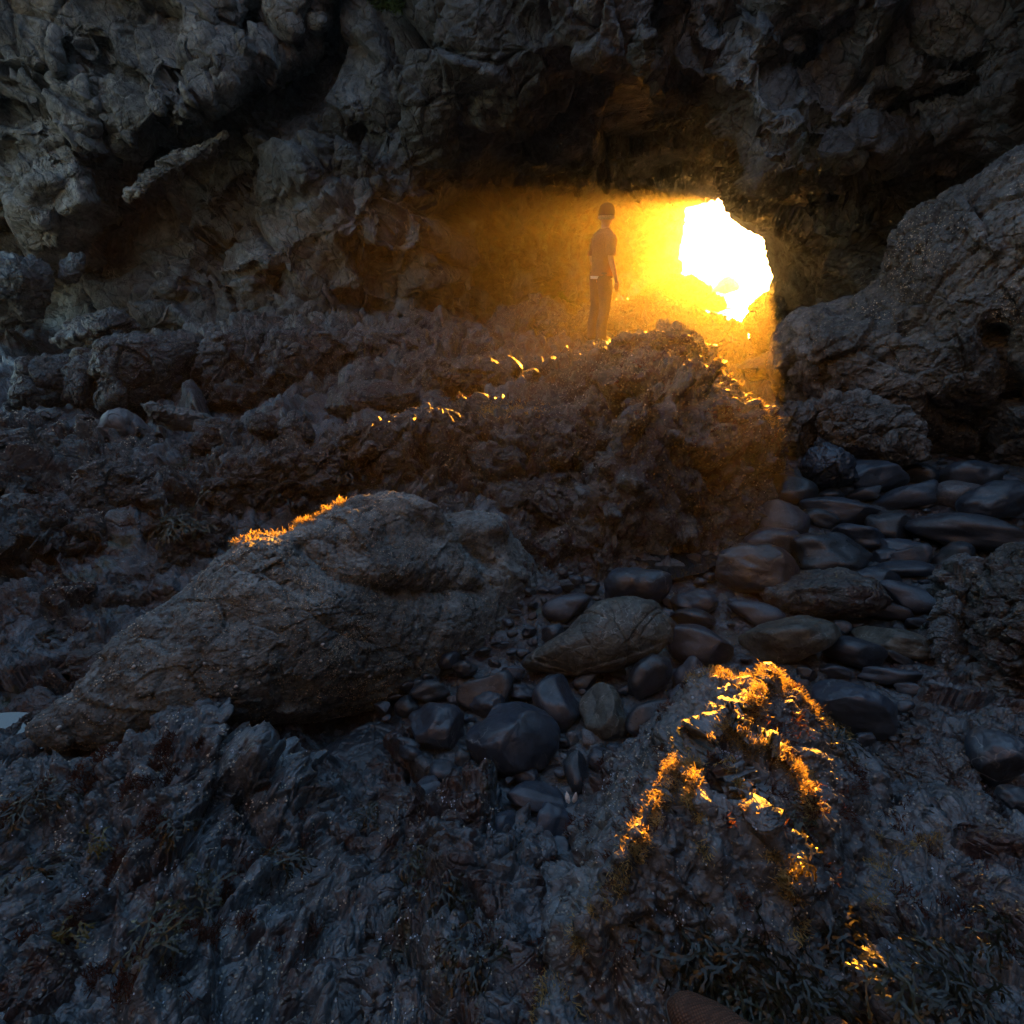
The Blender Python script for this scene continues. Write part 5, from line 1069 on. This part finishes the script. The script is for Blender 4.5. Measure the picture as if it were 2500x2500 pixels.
for k, (x, y) in enumerate(SN):
    m_ = ((lx - x)**2 + (ly - y)**2 < 9**2)
    if not m_.any(): continue
    i = np.where(m_)[0][np.argmin(dist_[m_])]
    o = link('sea_snail', sn, loc=tuple(P_[i]*0.998)); r0 = rs_.uniform(0.006, 0.010); o.scale = (r0, r0, r0); o.rotation_euler = (rs_.uniform(0, 6), rs_.uniform(0, 6), 0)
    tag(o, SL[0], 'sea snail', 'sea snails on the long boulder')

# open mussel shell
def mussel():
    c = Vector(PZ(1395, 1948, -1.97)); e = bpy.data.objects.new('mussel_shell', None); COL.objects.link(e); e.location = c
    M_m = plain('mussel_white', (0.62, 0.58, 0.55), 0.35, var=0.2, vscale=120)
    for sg in (-1, 1):
        n, m = 22, 22; u, v = np.meshgrid(np.linspace(0, 1, n), np.linspace(0, np.pi, m), indexing='ij')
        w_ = 0.011*np.sin(np.pi*u**0.75)**0.8 + 1e-4; Lh = 0.046
        X_ = (u - 0.5)*Lh; Y_ = w_*np.cos(v); Z_ = 0.6*w_*np.sin(v)
        Pg = np.stack([Y_ + sg*0.012, Z_, -X_], -1); Pg[..., 0] += sg*0.008*u; 
        Pin = Pg*np.array([1, 0.82, 1]) - np.array([0, 0.0012, 0])
        V = np.concatenate([Pg.reshape(-1, 3), Pin.reshape(-1, 3)]); F1_ = grid_faces(n, m); F2_ = F1_[:, ::-1] + n*m
        o = link('valve', make_mesh('valve', V @ np.array(Matrix.Rotation(R(150 + 8*sg), 3, 'X')).T, np.vstack([F1_, F2_]), M_m), parent=e)
        o.rotation_euler = (0, R(sg*8), R(sg*12))
    tag(e, 'open white mussel shell standing between a cobble and the pointed foreground rock', 'shell')
mussel()

# rock pools
def pool(px, py, z, rx, ry, lab):
    c = PZ(px, py, z); rs = np.random.RandomState(int(px)); a = np.linspace(0, 2*np.pi, 64, endpoint=False)
    r_ = 1 + 0.25*np.sin(3*a + 1) + 0.12*np.sin(5*a)
    rings = [np.c_[c[0] + rx*r_*k*np.cos(a), c[1] + ry*r_*k*np.sin(a), np.full(64, z)] for k in np.linspace(0.02, 1, 10)]
    m = plain('pool_water', (0.02, 0.024, 0.026), 0.03, spec=0.8)
    tag(link('water', make_mesh('water', np.vstack(rings), grid_faces(10, 64, True), m)), lab, kind='structure')
pool(25, 1792, -1.90, 0.36, 0.12, 'still pool reflecting the sky at the left end of the long boulder')
pool(1650, 1370, -2.07, 0.35, 0.22, 'dark wet pool at the foot of the mound')

# ================================================================= PERSON
def skin(name, vs, es, rad, mat, parent, sub=2, xf=None):
    me_ = bpy.data.meshes.new(name); me_.from_pydata([tuple(v) for v in vs], es, []); me_.update()
    o = bpy.data.objects.new(name, me_); COL.objects.link(o)
    md = o.modifiers.new('s', 'SKIN'); md.use_smooth_shade = True; sv = me_.skin_vertices[0].data
    for k, r_ in enumerate(rad): sv[k].radius = r_ if isinstance(r_, tuple) else (r_, r_); sv[k].use_root = (k == 0)
    m2 = o.modifiers.new('u', 'SUBSURF'); m2.levels = sub; m2.render_levels = sub
    dg = bpy.context.evaluated_depsgraph_get(); ev = o.evaluated_get(dg); nm = bpy.data.meshes.new_from_object(ev)
    bpy.data.objects.remove(o); nm.name = name; nm.materials.clear(); nm.materials.append(mat)
    for p_ in nm.polygons: p_.use_smooth = True
    if xf: 
        for v in nm.vertices: v.co = xf(v.co)
    return link(name, nm, parent=parent)
def loft(name, rings, mat, parent, n=28, wob=0.0, seed=0, cap=True):
    """rings: (cx, cy, z, rx, ry[, yaw])"""
    a = np.linspace(0, 2*np.pi, n, endpoint=False); V = []
    for k, r_ in enumerate(rings):
        cx, cy, z, rx, ry = r_[:5]
        V.append(np.c_[cx + rx*np.cos(a), cy + ry*np.sin(a), np.full(n, z)])
    # refine along the length
    V = np.array(V); m = len(V); t = np.linspace(0, m - 1, (m - 1)*5 + 1); i = np.minimum(t.astype(int), m - 2); f_ = (t - i)[:, None, None]
    V0, V1 = V[i], V[i+1]; G = V0*(1 - f_) + V1*f_
    for _ in range(2): G[1:-1] = (G[:-2] + 2*G[1:-1] + G[2:])/4
    nrm = vnormals(G, True); cen = G.mean(1, keepdims=True); s = np.sign((nrm*(G - cen)).sum()); nrm *= s
    q = G.reshape(-1, 3); G = G + nrm*(wob*fbm(q*np.array([9, 9, 22]), 3, seed=seed)).reshape(G.shape[0], n)[..., None]
    inn = G - nrm*0.004
    A_ = G.reshape(-1, 3); F_ = grid_faces(len(G), n, True)
    B_ = inn.reshape(-1, 3); V_ = np.vstack([A_, B_]); F2 = F_[:, ::-1] + len(A_); j = np.arange(n); j2 = (j + 1) % n; e0 = (len(G)-1)*n
    rim1 = np.stack([j, j + len(A_), j2 + len(A_), j2], 1); rim2 = np.stack([e0 + j, e0 + j2, e0 + j2 + len(A_), e0 + j + len(A_)], 1)
    return link(name, make_mesh(name, V_, np.vstack([F_, F2, rim1, rim2]), mat), parent=parent)
def person():
    P_, N_ = SURF['part341']; D0 = 7.7
    base = PD(1457, 838, D0)
    near = ((P_[:, 0]-base[0])**2 + (P_[:, 1]-base[1])**2) < 0.12**2
    zf = np.percentile(P_[near][:, 2], 80) if near.any() else base[2]
    print('PERSON foot z', zf, 'wanted', base[2])
    root = bpy.data.objects.new('person', None); COL.objects.link(root); root.location = (base[0], base[1], zf)
    root.rotation_euler = (0, 0, R(-60)); root['label'] = 'person in brown t-shirt, jeans and dark beanie standing on the mound, looking towards the light'; root['category'] = 'person'
    M_skin = plain('skin', (0.48, 0.27, 0.19), 0.55, var=0.1, vscale=20); M_tee = plain('tee_cloth', (0.24, 0.115, 0.060), 0.9, var=0.15, vscale=60)
    M_jean = plain('jeans_cloth', (0.075, 0.062, 0.075), 0.9, var=0.25, vscale=80); M_hat = plain('beanie_wool', (0.035, 0.022, 0.016), 0.95, var=0.3, vscale=150)
    M_band = plain('beanie_band', (0.25, 0.22, 0.20), 0.9, var=0.3, vscale=90); M_white = plain('white_cloth', (0.75, 0.75, 0.78), 0.9); M_boot = plain('boot_leather', (0.05, 0.035, 0.03), 0.7); M_hair = plain('hair', (0.10, 0.05, 0.03), 0.8)
    # local axes: +y is where the body faces, +x his right
    V = [(0, 0, 0.96), (0, 0.0, 1.10), (0, 0.0, 1.28), (0, -0.005, 1.42), (0, 0.0, 1.50), (0.0, 0.012, 1.565), (0.0, 0.02, 1.64), (0.0, 0.02, 1.715)]
    E_ = [(k, k+1) for k in range(7)]; Rd = [(0.15, 0.11), (0.14, 0.105), (0.155, 0.105), (0.095, 0.070), (0.058, 0.056), (0.056, 0.058), (0.078, 0.092), (0.076, 0.092)]
    def add(p, r_, to): V.append(p); Rd.append(r_); E_.append((to, len(V)-1)); return len(V)-1
    # right arm (seen from behind), hanging; left arm a little forward
    s_ = add((0.165, -0.005, 1.415), 0.056, 3); e = add((0.235, -0.045, 1.15), 0.045, s_); m = add((0.262, 0.0, 1.02), 0.042, e); w_ = add((0.275, 0.045, 0.90), 0.027, m); h = add((0.278, 0.065, 0.835), (0.026, 0.040), w_)
    s2 = add((-0.165, 0.0, 1.415), 0.056, 3); e2 = add((-0.225, -0.02, 1.15), 0.045, s2); m2 = add((-0.24, 0.05, 1.03), 0.042, e2); w2 = add((-0.23, 0.12, 0.92), 0.027, m2); h2 = add((-0.22, 0.15, 0.86), (0.026, 0.040), w2)
    k1 = add((0.095, 0.0, 0.86), 0.095, 0); k2 = add((0.11, 0.02, 0.50), 0.062, k1); k3 = add((0.11, -0.02, 0.30), 0.058, k2); k4 = add((0.105, -0.02, 0.09), 0.04, k3)
    g1 = add((-0.095, 0.0, 0.86), 0.095, 0); g2 = add((-0.11, 0.025, 0.50), 0.062, g1); g3 = add((-0.115, -0.01, 0.30), 0.058, g2); g4 = add((-0.115, -0.01, 0.09), 0.04, g3)
    def head_turn(co):
        co = co.copy()
        if co.z > 1.50:
            t = min(1, (co.z - 1.50)/0.08); a = R(-14)*t; x, y = co.x, co.y - 0.01
            c_, sn_ = math.cos(a), math.sin(a); co.x = x*c_ - y*sn_; co.y = x*sn_ + y*c_ + 0.01
        return co
    body = skin('body', V, E_, Rd, M_skin, root, 2, head_turn)
    # nose, ears, fingers grow from the same skin as small joined pieces
    bm_ = bmesh.new(); bm_.from_mesh(body.data)
    def blob(c, r_, sc_, rot=0):
        q = bmesh.ops.create_icosphere(bm_, subdivisions=2, radius=r_)
        for v in q['verts']:
            v.co = head_turn(Vector((v.co.x*sc_[0], v.co.y*sc_[1], v.co.z*sc_[2])) + Vector(c))
    blob((0, 0.118, 1.655), 0.016, (0.8, 1.1, 1.6)); blob((0.083, 0.01, 1.655), 0.022, (0.45, 0.9, 1.4)); blob((-0.083, 0.01, 1.655), 0.022, (0.45, 0.9, 1.4)); blob((0, 0.085, 1.600), 0.03, (1.1, 0.9, 0.7))
    bm_.to_mesh(body.data); bm_.free()
    for f_ in body.data.polygons: f_.use_smooth = True
    for (hx, hy, hz, sg) in ((0.278, 0.065, 0.835, 1), (-0.22, 0.15, 0.86, -1)):
        fl = [0.072, 0.082, 0.078, 0.062]
        Vf, Ef, Rf = [(hx, hy, hz + 0.03), (hx, hy, hz - 0.015)], [(0, 1)], [(0.022, 0.034), (0.020, 0.036)]
        for j, L_ in enumerate(fl):
            y0 = hy + (j - 1.5)*-0.018; b0 = len(Vf)
            Vf += [(hx, y0, hz - 0.035), (hx - sg*0.006, y0 + 0.006, hz - 0.035 - L_*0.5), (hx - sg*0.022, y0 + 0.012, hz - 0.035 - L_*0.88)]
            Ef += [(1, b0), (b0, b0+1), (b0+1, b0+2)]; Rf += [0.0095, 0.0085, 0.007]
        b0 = len(Vf); Vf += [(hx - sg*0.008, hy + 0.040, hz + 0.0), (hx - sg*0.014, hy + 0.052, hz - 0.035), (hx - sg*0.018, hy + 0.050, hz - 0.062)]; Ef += [(0, b0), (b0, b0+1), (b0+1, b0+2)]; Rf += [0.012, 0.010, 0.008]
        skin('hand', Vf, Ef, Rf, M_skin, root, 1)
    loft('shirt', [(0, 0, 0.925, 0.204, 0.152), (0, 0, 1.00, 0.190, 0.140), (0, 0, 1.12, 0.172, 0.128), (0, 0, 1.25, 0.190, 0.135), (0, -0.004, 1.36, 0.205, 0.132), (0, -0.006, 1.435, 0.200, 0.120), (0, -0.004, 1.48, 0.155, 0.105), (0, 0.0, 1.515, 0.095, 0.085), (0, 0.0, 1.53, 0.074, 0.074)], M_tee, root, 40, 0.012, 3)
    loft('undershirt', [(0, 0, 0.885, 0.196, 0.146), (0, 0, 0.95, 0.190, 0.140), (0, 0, 1.0, 0.165, 0.12)], M_white, root, 36, 0.006, 5)
    for sg, el in ((1, (0.235, -0.045, 1.15)), (-1, (-0.225, -0.02, 1.15))):
        sh = np.array([sg*0.16, 0, 1.425]); el = np.array(el); dn = el - sh
        rg = []
        for t, r_ in ((-0.12, 0.055), (0.05, 0.078), (0.3, 0.076), (0.55, 0.072), (0.80, 0.072), (0.86, 0.071)):
            q = sh + dn*t; rg.append((q[0], q[1], q[2], r_, r_*1.02))
        loft('sleeve', rg[::-1], M_tee, root, 24, 0.008, 7 + sg)
    for sg, off in ((1, (0.02, -0.02)), (-1, (0.025, -0.01))):
        x = sg*0.10
        loft('trouser_leg', [(x*1.08, off[1], 0.055, 0.070, 0.088), (x*1.1, off[1], 0.14, 0.072, 0.084), (x*1.12, off[1], 0.30, 0.076, 0.086), (x*1.1, off[0], 0.50, 0.080, 0.086), (x*0.97, 0.01, 0.70, 0.096, 0.105), (x*0.86, 0.0, 0.86, 0.108, 0.128), (x*0.80, 0.0, 0.97, 0.108, 0.124)], M_jean, root, 28, 0.010, 11 + sg)
        bt = loft('shoe', [(x*1.1, 0.055, -0.02, 0.052, 0.145), (x*1.1, 0.055, 0.02, 0.052, 0.145), (x*1.1, 0.045, 0.055, 0.048, 0.125), (x*1.1, 0.0, 0.085, 0.045, 0.07), (x*1.1, -0.015, 0.12, 0.043, 0.052)], M_boot, root, 24)
    # beanie with folded band and tag
    hr = lambda rings: [(0.0, 0.016, r_[0] + 0.004, r_[1]*1.06, r_[2]*1.10) for r_ in rings]
    hat = loft('beanie', hr([(1.665, 0.088, 0.104), (1.70, 0.091, 0.107), (1.75, 0.088, 0.103), (1.79, 0.080, 0.094), (1.825, 0.056, 0.068), (1.842, 0.024, 0.03), (1.845, 0.002, 0.002)]), M_hat, root, 36, 0.003, 3)
    bd = loft('band', hr([(1.632, 0.086, 0.102), (1.642, 0.091, 0.107), (1.676, 0.094, 0.110), (1.684, 0.090, 0.106)]), M_band, hat, 36, 0.002, 4)
    for o in (hat, bd):
        for v in o.data.vertices: v.co = head_turn(v.co)
    hs = 1.70/1.82
    root.scale = (hs, hs, hs)
    return root
person()

# ================================================================= THE PHOTOGRAPHER'S SHOES (tips at the bottom edge)
def shoe(tx, ty, hx_, hy_, z, lab, dark=False):
    T = PZ(tx, ty, z); H = PZ(hx_, hy_, z); d = H - T; d[2] = 0; d /= np.linalg.norm(d); yaw = math.atan2(d[1], d[0])
    e = bpy.data.objects.new('shoe', None); COL.objects.link(e); e.location = (T[0], T[1], z - 0.045); e.rotation_euler = (0, 0, yaw)
    m = plain('knit_dark' if dark else 'knit_brown', (0.05, 0.030, 0.024) if dark else (0.085, 0.040, 0.024), 0.75)
    n, L = m.node_tree.nodes, m.node_tree.links; tc = n.new('ShaderNodeTexCoord'); mp = n.new('ShaderNodeMapping'); mp.inputs['Rotation'].default_value = (0, 0, R(45)); mp.inputs['Scale'].default_value = (190, 190, 190)
    ch = n.new('ShaderNodeTexVoronoi'); ch.inputs['Randomness'].default_value = 0.0; ch.inputs['Scale'].default_value = 1.0; bp = n.new('ShaderNodeBump'); bp.inputs['Distance'].default_value = 0.003; bp.inputs['Strength'].default_value = 1.0
    L.new(tc.outputs['Object'], mp.inputs[0]); L.new(mp.outputs[0], ch.inputs['Vector']); L.new(ch.outputs['Distance'], bp.inputs['Height']); L.new(bp.outputs[0], n['Principled BSDF'].inputs['Normal'])
    r_ = n.new('ShaderNodeValToRGB'); r_.color_ramp.elements[0].position = 0.25; r_.color_ramp.elements[1].position = 0.5; c0 = n['Principled BSDF'].inputs['Base Color'].default_value[:]
    r_.color_ramp.elements[0].color = tuple(min(1, x*1.5) for x in c0[:3]) + (1,); r_.color_ramp.elements[1].color = tuple(x*0.6 for x in c0[:3]) + (1,); L.new(ch.outputs['Distance'], r_.inputs[0]); L.new(r_.outputs[0], n['Principled BSDF'].inputs['Base Color'])
    u = np.linspace(0, 1, 70); a = np.linspace(0, np.pi, 36)
    Ln = 0.29; hw = np.interp(u, [0, 0.03, 0.10, 0.25, 0.36, 0.6, 0.8, 0.93, 1.0], [0.004, 0.022, 0.038, 0.048, 0.050, 0.038, 0.036, 0.030, 0.006])
    ht = np.interp(u, [0, 0.03, 0.10, 0.25, 0.45, 0.62, 0.75, 0.95, 1.0], [0.012, 0.036, 0.048, 0.052, 0.070, 0.100, 0.105, 0.098, 0.05])
    for _ in range(3): hw[1:-1] = (hw[:-2] + 2*hw[1:-1] + hw[2:])/4; ht[1:-1] = (ht[:-2] + 2*ht[1:-1] + ht[2:])/4
    U_, A_ = np.meshgrid(u, a, indexing='ij')
    P_ = np.stack([U_*Ln, hw[:, None]*np.cos(A_)*np.abs(np.cos(A_))**-0.15*1.0, 0.018 + ht[:, None]*np.sin(A_)**0.8], -1)
    P_ = np.nan_to_num(P_); link('upper', make_mesh('upper', P_.reshape(-1, 3), grid_faces(70, 36), m), parent=e)
    ms = plain('rubber_sole', (0.03, 0.027, 0.026), 0.6); a2 = np.linspace(0, 2*np.pi, 40, endpoint=False)
    rings = []
    for zz, k in ((0.0, 0.90), (0.003, 1.0), (0.018, 1.06), (0.024, 1.04), (0.024, 0.9)):
        yy = np.concatenate([hw*k, -(hw*k)[::-1]]); xx = np.concatenate([u*Ln, (u*Ln)[::-1]]); xx = (xx - Ln/2)*(1 + 0.02*(k > 1)) + Ln/2
        rings.append(np.c_[xx, yy, np.full(len(xx), zz)])
    R_ = np.array(rings); nn_ = R_.shape[1]; cb = R_[0].mean(0); Vs = np.vstack([R_.reshape(-1, 3), cb]); Fs = grid_faces(5, nn_, True)
    o = link('sole', make_mesh('sole', Vs, Fs, ms), parent=e)
    tag(e, lab, 'shoe', None)
shoe(1632, 2436, 1930, 2640, -1.345, 'brown knitted shoe tip poking in at the bottom edge, left one of the two')
shoe(2045, 2474, 2080, 2800, -1.36, 'dark shoe toe just visible at the bottom edge, right one of the two', True)

# ================================================================= HAZE
def haze():
    me_ = bpy.data.meshes.new('haze'); bm_ = bmesh.new()
    bmesh.ops.create_cube(bm_, size=1.0)
    for v in bm_.verts: v.co = Vector((v.co.x*44 + 4, v.co.y*56 + 24, v.co.z*13.5 + 1.6))
    bm_.to_mesh(me_); bm_.free()
    m = bpy.data.materials.new('sea_haze'); m.use_nodes = True; n = m.node_tree.nodes; n.clear()
    out = n.new('ShaderNodeOutputMaterial'); v = n.new('ShaderNodeVolumePrincipled')
    v.inputs['Color'].default_value = (0.97, 0.91, 0.82, 1); v.inputs['Density'].default_value = HAZE_DENSITY; v.inputs['Anisotropy'].default_value = HAZE_G
    m.node_tree.links.new(v.outputs[0], out.inputs['Volume'])
    me_.materials.append(m)
    tag(link('haze', me_), 'amber sunlit sea mist inside and in front of the cave', kind='stuff')
haze()
